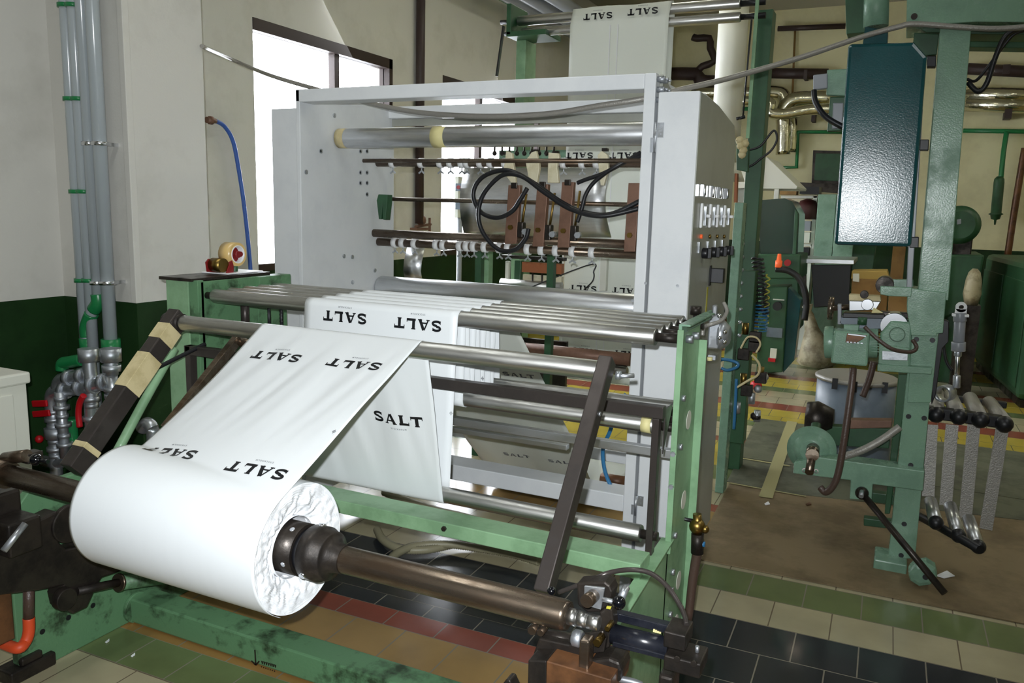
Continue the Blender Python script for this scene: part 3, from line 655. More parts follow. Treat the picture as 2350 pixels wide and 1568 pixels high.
# ---------------------------------------------------------------- film
def tang(c0, r0, c1, r1, o0, o1):
    """tangent point pair of a web leaving circle 0 for circle 1; o=+1: the circle lies on the left of travel"""
    D = Vector((c1[0]-c0[0], c1[1]-c0[1])); L = D.length; d = D/L; rn = Vector((d.y, -d.x))
    a = (r0*o0-r1*o1)/L; R = d*a+rn*math.sqrt(max(0, 1-a*a))
    return (c0[0]+R.x*r0*o0, c0[1]+R.y*r0*o0), (c1[0]+R.x*r1*o1, c1[1]+R.y*r1*o1)
def web_path(circ, start=None, end=None):
    """circ: (y,z,r,side)"""
    pts = []; segs = []
    for i in range(len(circ)-1):
        a, b_ = circ[i], circ[i+1]
        p, q = tang(a[:2], a[2], b_[:2], b_[2], a[3], b_[3]); segs.append((p, q))
    out = [segs[0][0]]
    for i, (p, q) in enumerate(segs):
        out += [p, q] if i else [q]
        if i < len(segs)-1:
            c = circ[i+1]; a0 = math.atan2(q[1]-c[1], q[0]-c[0]); p2 = segs[i+1][0]; a1 = math.atan2(p2[1]-c[1], p2[0]-c[0])
            if c[3] > 0:
                while a1 < a0: a1 += 2*math.pi
            else:
                while a1 > a0: a1 -= 2*math.pi
            n = max(2, int(abs(a1-a0)/.2))
            out += [(c[0]+c[2]*math.cos(a0+(a1-a0)*k/n), c[1]+c[2]*math.sin(a0+(a1-a0)*k/n)) for k in range(1, n)]
    return out
def wobf(x, ln, tot, wob, freq):
    return wob*max(0, math.sin(math.pi*max(0, min(1, ln/tot))))**2*1.15*(noise.noise(Vector((x*freq, ln*1.1, 3.1)))+.5*noise.noise(Vector((x*freq*2.6+ln*4, ln*1.5, 9.1))))
def sheet(name, path, x0, x1, m, parent=None, nx=24, wob=0.0, label=None, step=.04, th=.0006, freq=6, ex=(0, 0)):
    pts = [Vector(p) for p in path]; P2 = [pts[0]]
    for a, b_ in zip(pts, pts[1:]):
        n = max(1, int((b_-a).length/step))
        P2 += [a.lerp(b_, (k+1)/n) for k in range(n)]
    mb = MB(); vs = []
    ln = 0; tot = sum((b_-a).length for a, b_ in zip(P2, P2[1:])) or 1
    for i, p in enumerate(P2):
        if i: ln += (p-P2[i-1]).length
        d = (P2[min(i+1, len(P2)-1)]-P2[max(i-1, 0)]).normalized(); n = Vector((-d.y, d.x)); t = ln/tot
        for j in range(nx+1):
            x = x0+ex[0]*t+(x1-x0+(ex[1]-ex[0])*t)*j/nx; o = wobf(x, ln, tot, wob, freq)
            vs.append((x, p.x+n.x*o, p.y+n.y*o))
    W = nx+1; fs = [(i*W+j, i*W+j+1, (i+1)*W+j+1, (i+1)*W+j) for i in range(len(P2)-1) for j in range(nx)]
    mb.add(vs, fs, True); ob = mb.build(name, m, parent, label=label)
    s = ob.modifiers.new('thickness', 'SOLIDIFY'); s.thickness = th; s.offset = 0
    return ob
# lettering : strokes in a unit cell, baseline y 0..1
def arc(cx, cy, rx, ry, a0, a1, n=9): return [(cx+rx*math.cos(math.radians(a0+(a1-a0)*k/n)), cy+ry*math.sin(math.radians(a0+(a1-a0)*k/n))) for k in range(n+1)]
GL = {
 'S': (1.15, [(arc(.575, .735, .40, .185, 25, 180, 8)+arc(.575, .735, .40, .185, 180, 262, 4)[1:]+arc(.575, .27, .42, .19, 82, 0, 4)+arc(.575, .27, .42, .19, 0, -155, 8)[1:], .2), ([(.955, .98), (.955, .68)], .07), ([(.18, .02), (.18, .34)], .07)]),
 'A': (1.35, [([(.2, 0), (.62, 1)], .12), ([(1.12, 0), (.68, 1)], .26), ([(.34, .33), (1.0, .33)], .12), ([(.05, .045), (.42, .045)], .09), ([(.88, .045), (1.32, .045)], .09)]),
 'L': (1.15, [([(.32, 0), (.32, 1)], .27), ([(.1, .1), (1.05, .1)], .2), ([(.1, .955), (.56, .955)], .09), ([(1.05, 0), (1.05, .34)], .07)]),
 'T': (1.25, [([(.62, 0), (.62, 1)], .27), ([(.06, .9), (1.18, .9)], .2), ([(.08, .64), (.08, 1)], .07), ([(1.16, .64), (1.16, 1)], .07), ([(.4, .045), (.85, .045)], .09)]),
 's': (.8, [(arc(.4, .74, .3, .24, 20, 270, 8)+arc(.4, .26, .3, .24, 90, -160, 8)[1:], .13)]),
 't': (.8, [([(.4, 0), (.4, 1)], .15), ([(.05, .93), (.75, .93)], .14)]),
 'o': (.95, [(arc(.47, .5, .38, .44, 0, 360, 14), .14)]),
 'c': (.9, [(arc(.5, .5, .38, .44, 45, 315, 12), .14)]),
 'k': (.9, [([(.15, 0), (.15, 1)], .16), ([(.8, 1), (.2, .45)], .14), ([(.35, .6), (.85, 0)], .15)]),
 'h': (.9, [([(.15, 0), (.15, 1)], .15), ([(.75, 0), (.75, 1)], .15), ([(.15, .5), (.75, .5)], .13)]),
 'l': (.75, [([(.15, 0), (.15, 1)], .16), ([(.1, .07), (.7, .07)], .14)]),
 'm': (1.1, [([(.15, 0), (.15, 1)], .15), ([(.95, 0), (.95, 1)], .15), ([(.15, 1), (.55, .2)], .14), ([(.55, .2), (.95, 1)], .14)]),
}
def text_quads(s, h, sp=.12):
    """strips of 2D quads for the string s, centred, cap height h"""
    adv = [GL[c][0]+sp for c in s]; tot = sum(adv)-sp; x = -tot/2; out = []
    for c, a in zip(s, adv):
        for pts, wd in GL[c][1]:
            P2 = [Vector(p) for p in pts]; Q = [P2[0]]
            for a_, b_ in zip(P2, P2[1:]):
                n = max(1, int((b_-a_).length/.16)); Q += [a_.lerp(b_, (k+1)/n) for k in range(n)]
            Lf, Rt = [], []
            for i, p in enumerate(Q):
                d = (Q[min(i+1, len(Q)-1)]-Q[max(i-1, 0)]).normalized(); n = Vector((-d.y, d.x))*wd*.58
                Lf.append(((x+p.x+n.x)*h, (p.y+n.y-.5)*h)); Rt.append(((x+p.x-n.x)*h, (p.y-n.y-.5)*h))
            out.append((Lf, Rt))
        x += a
    return out
def stamp(mb, quads, fmap):
    for Lf, Rt in quads:
        n = len(Lf); vs = [fmap(*p) for p in Lf]+[fmap(*p) for p in Rt]
        mb.add(vs, [(i, i+1, n+i+1, n+i) for i in range(n-1)])
LH = .035
def print_plane(parent, c, xdir, udir, nrm, h=LH, wscale=1.0, small=True, ink='ink', sub=1.55, both=False):
    """SALT / STOCKHOLM centred at c; xdir reading direction, udir letter-up direction"""
    c, X, U, N = Vector(c), Vector(xdir).normalized(), Vector(udir).normalized(), Vector(nrm).normalized()
    mb = MB(); stamp(mb, text_quads('SALT', h), lambda a, b_: c+X*a*wscale+U*b_+N*.0009); mb.build('printed_name', ink, parent, label='black SALT lettering')
    if small:
        mb = MB(); c2 = c-U*(h*.5+h*.42); stamp(mb, text_quads('stockholm', h*.155, .28), lambda a, b_: c2+X*a*wscale+U*b_+N*.0009); mb.build('printed_subtitle', 'inkgrey', parent, label='small STOCKHOLM lettering')
circ = [(3.86, .06, .04, -1), (YU[4], ZU, RU, 1)]
for i in (3, 2, 1, 0): circ += [(YL[i], ZL, RL, -1), (YU[i], ZU, RU, 1)]
circ += [(YB0, ZB0, RB, -1), (YD, ZD, RD, 1), (YS, ZS, RR, 1)]
R1 = .0018
cc = [(a, b_, r+R1, s_) for a, b_, r, s_ in circ]
full = web_path(cc)
iD = None
# split: back slope + festoon + sheet up to the swing roller (x lane FX), then the sheet down to the roll (shifted a little left)
segB = tang(cc[-3][:2], cc[-3][2], cc[-2][:2], cc[-2][2], -1, 1)
segA = tang(cc[-2][:2], cc[-2][2], cc[-1][:2], cc[-1][2], 1, 1)
segE = tang(cc[0][:2], cc[0][2], cc[1][:2], cc[1][2], -1, 1)
segC = tang(cc[-4][:2], cc[-4][2], cc[-3][:2], cc[-3][2], 1, -1)
fw = thing('film_web', (-1.57, 2.3, .06), 'white printed plastic film running over the roller row, swing roller and down to the roll', 'plastic film')
k1 = min(range(len(full)), key=lambda i: (full[i][0]-segC[1][0])**2+(full[i][1]-segC[1][1])**2)
kE = min(range(len(full)), key=lambda i: (full[i][0]-segE[1][0])**2+(full[i][1]-segE[1][1])**2)
kB = min(range(len(full)), key=lambda i: (full[i][0]-segB[0][0])**2+(full[i][1]-segB[0][1])**2)
FA0, FA1 = LR
pE = [(4.62, .03), (3.95, .03)]+full[:kE+1]
sE = sheet('film_sheet', pE, FX0-.02, FX1, 'filmback', fw, 24, .012, 'film sloping down behind the roller row')
sF = sheet('film_sheet', full[kE:k1+1], FX0, FX1, 'film', fw, 20, .0012, 'film festooned over the roller row', ex=(.0, .02))
sB = sheet('film_sheet', full[k1:kB+2], LB[0], LB[1], 'film', fw, 40, .010, 'film rising to the swing roller', step=.02, freq=9, ex=(LD[0]-LB[0], LD[1]-LB[1]))
iA = kB+1
roll_c = (YS, ZS)
pA = full[iA:]
a0 = math.atan2(pA[-1][1]-ZS, pA[-1][0]-YS)
pA += [(YS+(RR+R1)*math.cos(a0+.08*k), ZS+(RR+R1)*math.sin(a0+.08*k)) for k in range(1, 4)]
ADs = math.atan2(segB[1][1]-ZD, segB[1][0]-YD)
aR = math.atan2(segA[1][1]-ZS, segA[1][0]-YS); aE = aR+2.3
def A_at(f, s):
    """point and outward normal on the slack sheet: around the swing roller, straight (sagging at its left edge), then on the roll"""
    r1 = RD+R1; r2 = RR+R1; ft = min(1, max(0, f))
    al = math.radians(64)*(1-ft**.8)+aR*ft**.8
    q = Vector((YS+r2*math.cos(al), ZS+r2*math.sin(al)))
    v = Vector((YD, ZD))-q; L0 = v.length; base = math.atan2(v.y, v.x); a1 = base+math.acos(r1/L0)  # tangent point on the swing roller
    a1 = math.atan2(math.sin(base+math.pi-math.acos(r1/L0)), math.cos(base+math.pi-math.acos(r1/L0)))
    while a1 < ADs: a1 += 2*math.pi
    s1 = r1*(a1-ADs); p1 = Vector((YD+r1*math.cos(a1), ZD+r1*math.sin(a1))); L = (q-p1).length
    if s <= s1: a = ADs+s/r1; n = Vector((math.cos(a), math.sin(a))); return Vector((YD, ZD))+n*r1, n
    if s <= s1+L:
        d = (q-p1)/L; n = Vector((d.y, -d.x)); t = (s-s1)/L; return p1.lerp(q, t)-n*(.012*math.sin(math.pi*t)*(1-ft)), n
    a = al+(s-s1-L)/r2; n = Vector((math.cos(a), math.sin(a))); return Vector((YS, ZS))+n*r2, n
def A_tot(f):
    r2 = RR+R1; ft = min(1, max(0, f)); al = math.radians(64)*(1-ft**.8)+aR*ft**.8
    for k in range(400):
        p, n = A_at(f, k*.005)
        if (p-Vector((YS, ZS))).length < r2+.0005 and math.atan2(n.y, n.x) > al-.01: return k*.005+r2*(aE-al)
    return 1.0
TOTA = .75
def lane(s): t = min(1, max(0, s/TOTA)); return LD[0]+(LR[0]-LD[0])*t, LD[1]+(LR[1]-LD[1])*t
def A_pt(x, s, off=0):
    l0, l1 = lane(s); f = (x-l0)/(l1-l0); p, n = A_at(f, s); p = p+n*(off-(wobf(x, s, .62, .007, 9) if s < .62 else 0)); return Vector((x, p.x, p.y))
def sheetA():
    nx, ns = 60, 150; vs = []; T = [A_tot(j/nx) for j in range(nx+1)]
    for i in range(ns+1):
        for j in range(nx+1):
            s = T[j]*i/ns; l0, l1 = lane(s); vs.append(A_pt(l0+(l1-l0)*j/nx, s))
    W = nx+1; mb = MB(); mb.add(vs, [(i*W+j, i*W+j+1, (i+1)*W+j+1, (i+1)*W+j) for i in range(ns) for j in range(nx)], True)
    o = mb.build('film_sheet', 'film', fw, label='film falling from the swing roller to the roll'); m_ = o.modifiers.new('thickness', 'SOLIDIFY'); m_.thickness = .0006; m_.offset = 0
    return o
sA = sheetA()
def print_A(px, py, h=None):
    h = h or LH; best = None; d = ray(px, py).normalized()
    for i in range(150):
        s = .05+.0045*i; l0, l1 = lane(s)
        for j in range(50):
            x = l0+(l1-l0)*j/50; v = A_pt(x, s)-EYE; e = (v-d*v.dot(d)).length
            if best is None or e < best[0]: best = (e, x, s)
    _, x, s = best
    mb = MB(); stamp(mb, text_quads('SALT', h), lambda a, b_: A_pt(x-a, s+b_, .0012)); mb.build('printed_name', 'ink', sA, label='black SALT lettering')
    mb = MB(); stamp(mb, text_quads('stockholm', h*.155, .28), lambda a, b_: A_pt(x-a, s+b_-h*.95, .0012)); mb.build('printed_subtitle', 'inkgrey', sA, label='small STOCKHOLM lettering')
# printing
def hit(px, py, p, n):
    d = ray(px, py); n = Vector(n); t = (Vector(p)-EYE).dot(n)/d.dot(n); return EYE+d*t
def seg_frame(seg, x=0):
    a, b_ = Vector((x, seg[0][0], seg[0][1])), Vector((x, seg[1][0], seg[1][1])); d = (b_-a).normalized(); n = Vector((1, 0, 0)).cross(d); 
    return a, d, (n if n.y < 0 else -n)
def on_path(path, s0, x, h, parent, wob=0, freq=6, flip=True, ink='ink', off=.0012, sx=-1, small=True):
    """lettering that follows the curved web; flip: reads upside down"""
    pts = [Vector(p) for p in path]; cum = [0]
    for a, b_ in zip(pts, pts[1:]): cum.append(cum[-1]+(b_-a).length)
    def at(s):
        s = max(0, min(cum[-1]-1e-6, s)); i = max(k for k in range(len(cum)-1) if cum[k] <= s); t = (s-cum[i])/max(1e-9, cum[i+1]-cum[i])
        p = pts[i].lerp(pts[i+1], t)
        j0, j1 = max(0, i-1), min(len(pts)-1, i+2); d = (pts[j1]-pts[j0]).normalized(); return p, Vector((d.y, -d.x))
    def fmap(dx, dy, ds=0):
        ss = s0+(dy+ds)*(1 if flip else -1); p, n = at(ss); q = p+n*(off-wobf(x+sx*dx, ss, cum[-1], wob, freq)); return Vector((x+sx*dx, q.x, q.y))
    mb = MB(); stamp(mb, text_quads('SALT', h), lambda a, b_: fmap(a, b_)); mb.build('printed_name', ink, parent, label='black SALT lettering')
    if not small: return
    mb = MB(); stamp(mb, text_quads('stockholm', h*.155, .28), lambda a, b_: fmap(a, b_, -h*.95)); mb.build('printed_subtitle', 'inkgrey', parent, label='small STOCKHOLM lettering')
def s_of(path, px, py, x):     # arc length on path where the photo's pixel falls, for a lane at x
    best = None; s = 0; pts = [Vector(p) for p in path]
    p = P(px, py, x=x)
    for a, b_ in zip(pts, pts[1:]):
        L = (b_-a).length; t = max(0, min(1, (Vector((p.y, p.z))-a).dot(b_-a)/max(L*L, 1e-12))); q = a.lerp(b_, t); e = (q-Vector((p.y, p.z))).length
        if best is None or e < best[0]: best = (e, s+t*L)
        s += L
    return best[1]
for q in ((632, 818), (812, 838), (393, 1040), (588, 1079)): print_A(*q)
pF = full[kE:k1+1]
zq = P(793, 728, y=YU[0]-RU).z; cumF = [0]
for a_, b_ in zip(pF, pF[1:]): cumF.append(cumF[-1]+(Vector(b_)-Vector(a_)).length)
iC = min(range(len(pF)), key=lambda i: (Vector(pF[i])-Vector(segC[0])).length); s_u1 = cumF[iC]+(segC[0][1]-zq)
for q, x in (((793, 728), P(793, 728, y=YU[0]-RU).x), ((960, 742), P(960, 742, y=YU[0]-RU).x)):
    on_path(pF, s_u1, x, LH, sF, .0012, 6)
pBf = full[k1:kB+2]
a, d, n = seg_frame(segB); p = hit(913, 962, a, n)
# the sheet rising to the swing roller shows its lettering upright on the side facing the camera
on_path(pBf, s_of(pBf, 913, 962, p.x), p.x, LH, sB, .010, 9, off=-.0012, sx=1)
def regmark(parent, px, py, a, n, s=.006):
    n = Vector(n); p = hit(px, py, a, n)+n*.006; u = Vector((1, 0, 0)); v = u.cross(n); mb = MB()
    for k in range(8):
        t0, t1 = k*math.pi/4, (k+1)*math.pi/4; mb.bar(p+u*math.cos(t0)*s*.7+v*math.sin(t0)*s*.7, p+u*math.cos(t1)*s*.7+v*math.sin(t1)*s*.7, .0005, .0008)
    mb.bar(p-u*s, p+u*s, .0005, .0008, n); mb.bar(p-v*s*1.3, p+v*s*1.3, .0005, .0008, n); mb.build('register_mark', 'inkgrey', parent)
a, d, n = seg_frame(segA); regmark(sA, 768, 995, a, n)
a, d, n = seg_frame(segC); regmark(sF, 1037, 948, a, n); regmark(sF, 1109, 868, (0, YU[2], 1), (0, -1, 0))
a, d, n = seg_frame(segE); 
for q in ((1190, 861), (1185, 1046), (1290, 1060)):
    p = hit(q[0], q[1], a, n); on_path(pE, s_of(pE, q[0], q[1], p.x), p.x, .028, sE, .012, 6, off=-.0012, sx=1, small=False, ink='inkgrey')
# ---------------------------------------------------------------- film roll
fr = thing('film_roll', ((FA0+FA1)/2, YS, ZS-RR), 'large roll of white printed plastic film on the brown spindle', 'film roll')
mb = MB(); n = 96; nx = 30
vs = []
for j in range(nx+1):
    x = FA0+.004+(FA1-.012-FA0)*j/nx
    for i in range(n):
        a = 2*math.pi*i/n; r = RR+.0012*noise.noise(Vector((x*22, math.cos(a)*2, math.sin(a)*2)))-(.0015 if j in (0, nx) else 0)
        vs.append((x, YS+r*math.cos(a), ZS+r*math.sin(a)))
mb.add(vs, [(j*n+i, j*n+(i+1) % n, (j+1)*n+(i+1) % n, (j+1)*n+i) for j in range(nx) for i in range(n)], True)
mb.build('wound_film', 'film', fr)
def rollface(x, sg):
    mb = MB(); n = 180; rr = 34; vs = []; ri = .074
    for k in range(rr+1):
        t = k/rr; r0 = ri+(RR-.0015-ri)*t
        for i in range(n):
            a = 2*math.pi*i/n; c, s_ = math.cos(a), math.sin(a)
            wv = noise.noise(Vector((c*r0*26, s_*r0*26, 1.7))); w2 = noise.noise(Vector((c*r0*60, s_*r0*60, 5.2))); w3 = abs(noise.noise(Vector((a*5.5, r0*42, 2))))
            amp = (1-t)**.6*(1 if t < .999 else 0)
            r = r0+(wv*.013+w2*.004)*(1-t)*(1 if k else 1)
            dx = (wv*.014+w2*.006+w3*.010-.005)*amp+.0016*math.sin(r0*1500+wv*5)*min(1, t*3)*(1 if t < .98 else 0)-.02*(1-t)**3+.0035*t
            vs.append((x+sg*dx, YS+r*c, ZS+r*s_))
    mb.add(vs, [((k*n+i, k*n+(i+1) % n, (k+1)*n+(i+1) % n, (k+1)*n+i) if sg < 0 else (k*n+(i+1) % n, k*n+i, (k+1)*n+i, (k+1)*n+(i+1) % n)) for k in range(rr) for i in range(n)], True)
    # inner bore wall
    v2 = [(x-sg*.10*q, YS+(ri-.0)*math.cos(2*math.pi*i/n), ZS+ri*math.sin(2*math.pi*i/n)) for q in (.12, 1) for i in range(n)]
    mb.add(v2, [(i, (i+1) % n, n+(i+1) % n, n+i) for i in range(n)], True)
    return mb.build('crumpled_end_face', 'filmcrease', fr, label='crumpled layered end of the roll')
rollface(FA1-.012, 1); rollface(FA0+.006, -1)
a, d, n = (0, 0, 0), 0, 0
p = P(572, 1344, x=FA1-.04)
def rm():
    x = FA1-.06; best = None
    for k in range(400):
        a = math.pi+ (k/400)*math.pi*.7; q = Vector((x, YS+(RR+.0015)*math.cos(a), ZS+(RR+.0015)*math.sin(a))); v = q-EYE
        py = 784-FPX*v.dot(Uv)/v.dot(Fv); e = abs(py-1344)
        if best is None or e < best[0]: best = (e, q, a)
    q, a = best[1], best[2]; t = Vector((0, -math.sin(a), math.cos(a))); mb = MB()
    mb.bar(q-t*.008, q+t*.008, .001, .001); mb.bar(q-Vector((.005, 0, 0)), q+Vector((.005, 0, 0)), .001, .001, (0, math.cos(a), math.sin(a))); mb.build('register_mark', 'inkgrey', fr)
rm()
# ================================================================ WHITE TREATER CABINET
YC = 2.9
XC0, XC1 = P(681, 400, y=YC).x, P(1494, 400, y=YC).x
XCI = P(1480, 168, y=YC).x
ZT = P(1480, 168, y=YC).z; ZTB = P(1479, 204, y=YC).z
YCB = P(903.4, 450, x=XC0+.02).y
XBX = P(1607, 208, y=YC).x; ZBX = P(1607, 208, y=YC).z
cb = thing('treater_cabinet', ((XC0+XC1)/2, 3.2, 0), 'tall white open-fronted steel cabinet with rollers inside and a switch panel on its right', 'machine cabinet')
MB().box((XC0, YC, .12), (XC0+.022, YCB, ZT)).build('side_wall', 'white', cb, .003)
MB().box((XC0, YC, ZTB), (XCI, YC+.10, ZT)).build('top_beam', 'white', cb, .004)
MB().box((XCI, YC, .0), (XC1, YC+.05, ZT)).build('front_post', 'white', cb, .003)
MB().box((XCI+.01, YC+.05, .12), (XC1-.004, YCB, ZT-.01)).build('side_wall', 'white', cb, .003)
p0, p1 = P(875, 247, y=YCB-.03), P(905, 273, y=YCB-.03)
MB().box((XC0+.02, YCB-.05, p1.z), (XCI, YCB, p0.z)).build('top_beam', 'white', cb, .004)
p0 = P(860, 272, y=YCB); MB().box((XC0+.02, YCB-.02, p1.z-.035), (XCI, YCB+.0, p1.z-.002)).build('back_rail', 'greypanel', cb)
# bottom beams
a, b_ = P(1045, 1068, y=YC), P(1045, 1103, y=YC)
MB().box((XC0, YC, b_.z), (XCI, YC+.12, a.z)).build('bottom_beam', 'white', cb, .004)
MB().box((XC0, YCB-.1, b_.z-.02), (XCI, YCB, a.z-.03)).build('bottom_beam', 'white', cb, .004)
for k in (0, 1): MB().box((XC0+k*(XCI-XC0), YC+.02, 0), (XC0+k*(XCI-XC0)+.05, YC+.08, .14)).build('foot', 'greypanel', cb, .003)
# control box on the right, hinged
YBB = P(1683, 400, x=XBX).y
MB().prism([(XC1+.012, YC-.0, .10), (XC1+.012, YC, ZBX), (XC1+.012, YC+.12, ZBX), (XC1+.012, YC+.33, ZBX-.012), (XC1+.012, YBB-.06, ZBX-.05), (XC1+.012, YBB, ZBX-.12), (XC1+.012, YBB, .10)], (XBX-XC1-.012, 0, 0)).build('control_box', ['white'], cb, .004)
pn = MB().prism([(XBX, YC+.006, .11), (XBX, YC+.006, ZBX-.006), (XBX, YC+.12, ZBX-.006), (XBX, YC+.33, ZBX-.018), (XBX, YBB-.065, ZBX-.056), (XBX, YBB-.006, ZBX-.125), (XBX, YBB-.006, .11)], (.0025, 0, 0)).build('switch_panel', 'greypanel', cb)
mb = MB().prism([(XC1+.0, YC+.05, ZT), (XC1, YC+.05, ZT-.12), (XC1, YC+.45, ZT-.12)], (.012, 0, 0)); mb.build('gusset', 'greypanel', cb)
for q in ((1498, 170), (1502, 185), (1499, 198), (1514, 178), (1515, 190), (1512, 206)):
    pass
mb = MB()
for dz in (.02, .055, .09):
    for dy in (.02, .055): mb.cyl((XC1+.0, YC+dy, ZT-dz), (XC1+.028, YC+dy, ZT-dz), .011, n=6).cyl((XC1+.028, YC+dy, ZT-dz), (XC1+.04, YC+dy, ZT-dz), .005, n=8)
mb.build('bolt', 'galv', cb)
for zt_, zb_ in ((P(1495, 282, y=YC).z, P(1495, 350, y=YC).z), (P(1450, 1135, y=YC).z, P(1450, 1180, y=YC).z)):
    h = MB(); x = XC1+.01; h.cyl((x, YC-.006, zb_), (x, YC-.006, zt_), .005, n=10); h.box((x-.018, YC-.004, zb_-.0), (x, YC, (zt_+zb_)/2)); h.box((x, YC-.004, (zt_+zb_)/2), (x+.028, YC, zt_))
    for q in (.25, .75): h.cyl((x+.016, YC-.005, (zt_+zb_)/2+(zt_-zb_)*q*.5), (x+.016, YC-.007, (zt_+zb_)/2+(zt_-zb_)*q*.5), .004, n=8)
    h.build('hinge', 'galv', cb)
mb = MB()
for q in ((1482, 650), (1555, 656), (1452, 690)): bolt(mb, P(*q, y=YC), .006, (0, -1, 0), .003)
mb.build('screw', 'galv', cb)
def px_on_panel(px, py): return P(px, py, x=XBX+.003)
cols4 = [1608, 1628, 1645, 1661]
for k, c in enumerate(cols4):
    q = px_on_panel(c, 437+k*2.5); MB().box((q.x, q.y-.016, q.z-.022), (q.x+.016, q.y+.016, q.z+.022)).cyl((q.x+.016, q.y-.006, q.z-.02), (q.x+.016, q.y-.006, q.z+.02), .005, n=8).build('rocker_switch', 'chrome', cb, .002)
    q = px_on_panel(c-1, 495+k*.5); s1 = MB().box((q.x, q.y-.011, q.z-.045), (q.x+.01, q.y+.011, q.z+.045)).build('slider_switch', 'whiteplastic', cb, .004)
    q = px_on_panel(c+12, 496+k*.5); MB().box((q.x, q.y-.014, q.z-.035), (q.x+.004, q.y+.014, q.z+.035)).build('switch_plate', 'galv', cb)
    MB().box((q.x+.004, q.y-.012, q.z-.006), (q.x+.018, q.y+.012, q.z+.006)).build('toggle', 'whiteplastic', cb, .002)
    q = px_on_panel(c-1, 543); MB().cyl(q, q+Vector((.008, 0, 0)), .008, n=14).build('indicator_lamp', 'lamp_red' if k == 0 else 'brass', cb)
    q = px_on_panel(c+4, 581-k*2); MB().cyl(q, q+Vector((.02, 0, 0)), .020, n=20).box((q.x+.02, q.y-.005, q.z-.019), (q.x+.034, q.y+.005, q.z+.019)).build('rotary_knob', 'black', cb, .002)
    q = px_on_panel(c-3, 568-k*2); MB().box((q.x, q.y-.013, q.z-.02), (q.x+.003, q.y+.013, q.z+.02)).build('switch_label', 'galv', cb)
q = px_on_panel(1631, 632); MB().box((q.x, q.y-.03, q.z-.04), (q.x+.004, q.y+.0, q.z+.04)).box((q.x, q.y-.005, q.z-.028), (q.x+.05, q.y+.03, q.z+.028)).build('main_switch', 'black', cb, .003)
q = px_on_panel(1622, 688); MB().box((q.x, q.y-.011, q.z-.05), (q.x+.001, q.y+.011, q.z+.05)).build('warning_sticker', 'yellow', cb)
for v in ((620, 655), (621, 650)): pass
# left outer box
p = P(622, 250, y=YC+.1); MB().box((p.x, YC+.1, .4), (XC0-.003, YC+.5, p.z)).build('left_box', 'white', cb, .004)
# bolts and slots on the inside of the left wall
XI = XC0+.0225
mb = MB()
for q in ((736, 347), (767, 265), (702, 395), (827, 347), (842, 347), (827, 396), (842, 396), (827, 420), (842, 420), (842, 446), (789, 588), (808, 590), (809, 648), (860, 621)):
    c = P(*q, x=XI); mb.cyl(c, c+Vector((.004, 0, 0)), .0105, n=12)
mb.build('bolt', 'galv', cb)
mb = MB()
for q in ((736, 347), (827, 347), (842, 347), (827, 396), (842, 396), (827, 420), (842, 420), (842, 446)):
    c = P(*q, x=XI+.004); mb.cyl(c, c+Vector((.001, 0, 0)), .006, n=10)
mb.build('bolt_slot', 'black', cb)
# rollers inside
def croll(a, r_px, m='alu', xr_=None, lab=None, r=None):
    c = P(*a, x=XI); rr = r or S(r_px, c)
    return c, rr, MB().lathe((XI+.004, c.y, c.z), (xr_ or XCI+.005, c.y, c.z), [(0, rr*.96), (.004, rr), (.996, rr), (1, rr*.96)], 40).build('roller', m, cb, label=lab)
c, rr, o = croll((778, 318), 22, label if False else 'alu')
q = P(1000, 315, y=c.y-rr); MB().cyl((q.x-.032, c.y, c.z), (q.x+.032, c.y, c.z), rr*1.02, n=40).build('tape_band', 'paleyellow', o)
MB().cyl((XI+.004, c.y, c.z), (XI+.05, c.y, c.z), rr*1.008, n=40).build('stain_band', 'masking', o)
croll((873, 661), 28)
def rod(a, r_px, m='shaft', x1=None, nm='rod'):
    c = P(*a, x=XI); rr = S(r_px, c); MB().cyl((XI, c.y, c.z), (x1 or XCI+.005, c.y, c.z), rr, n=20).build(nm, m, cb); return c, rr
r1 = rod((834, 369), 4.5); r2 = rod((866, 374), 8.5); r3 = rod((895, 457), 4.5); r4 = rod((858, 535), 9); r5 = rod((868, 555), 9)
# green forked bracket
pp([(868, 446), (889, 447), (889, 462), (884, 505), (878, 504), (877, 478), (875, 503), (869, 503), (864, 460)], y=P(862, 446, x=XI).y-.05, th=.045).build('forked_bracket', 'green_dark', cb, .003)
# white clamp collars with little wing screws: individual parts
def collars(rod_, xs, py_hint):
    c, rr = rod_
    for px in xs:
        q = P(px, py_hint+(px-868)*.045, y=c.y-rr); a = Vector((q.x, c.y, c.z))
        o = MB().cyl(a-Vector((.013, 0, 0)), a+Vector((.013, 0, 0)), rr*1.28, n=20).build('clamp_collar', 'whiteplastic', cb)
        w_ = MB().cyl(a-Vector((0, 0, rr*1.2)), a-Vector((0, 0, rr*1.2+.018)), .0035, n=8); z = c.z-rr*1.2-.02
        w_.bar((a.x, c.y-.0, z+.004), (a.x-.016, c.y, z-.008), .003, .008, (0, 1, 0)).bar((a.x, c.y, z+.004), (a.x+.016, c.y, z-.008), .003, .008, (0, 1, 0)); w_.build('wing_screw', 'galv', o)
collars(r5, (902, 920, 948, 998, 1014, 1052, 1068, 1084, 1109, 1143, 1163, 1208, 1240, 1273, 1311, 1356), 555)
collars(r2, (897, 963, 1007, 1030, 1056, 1068, 1099, 1122, 1156, 1290, 1333, 1366), 375)
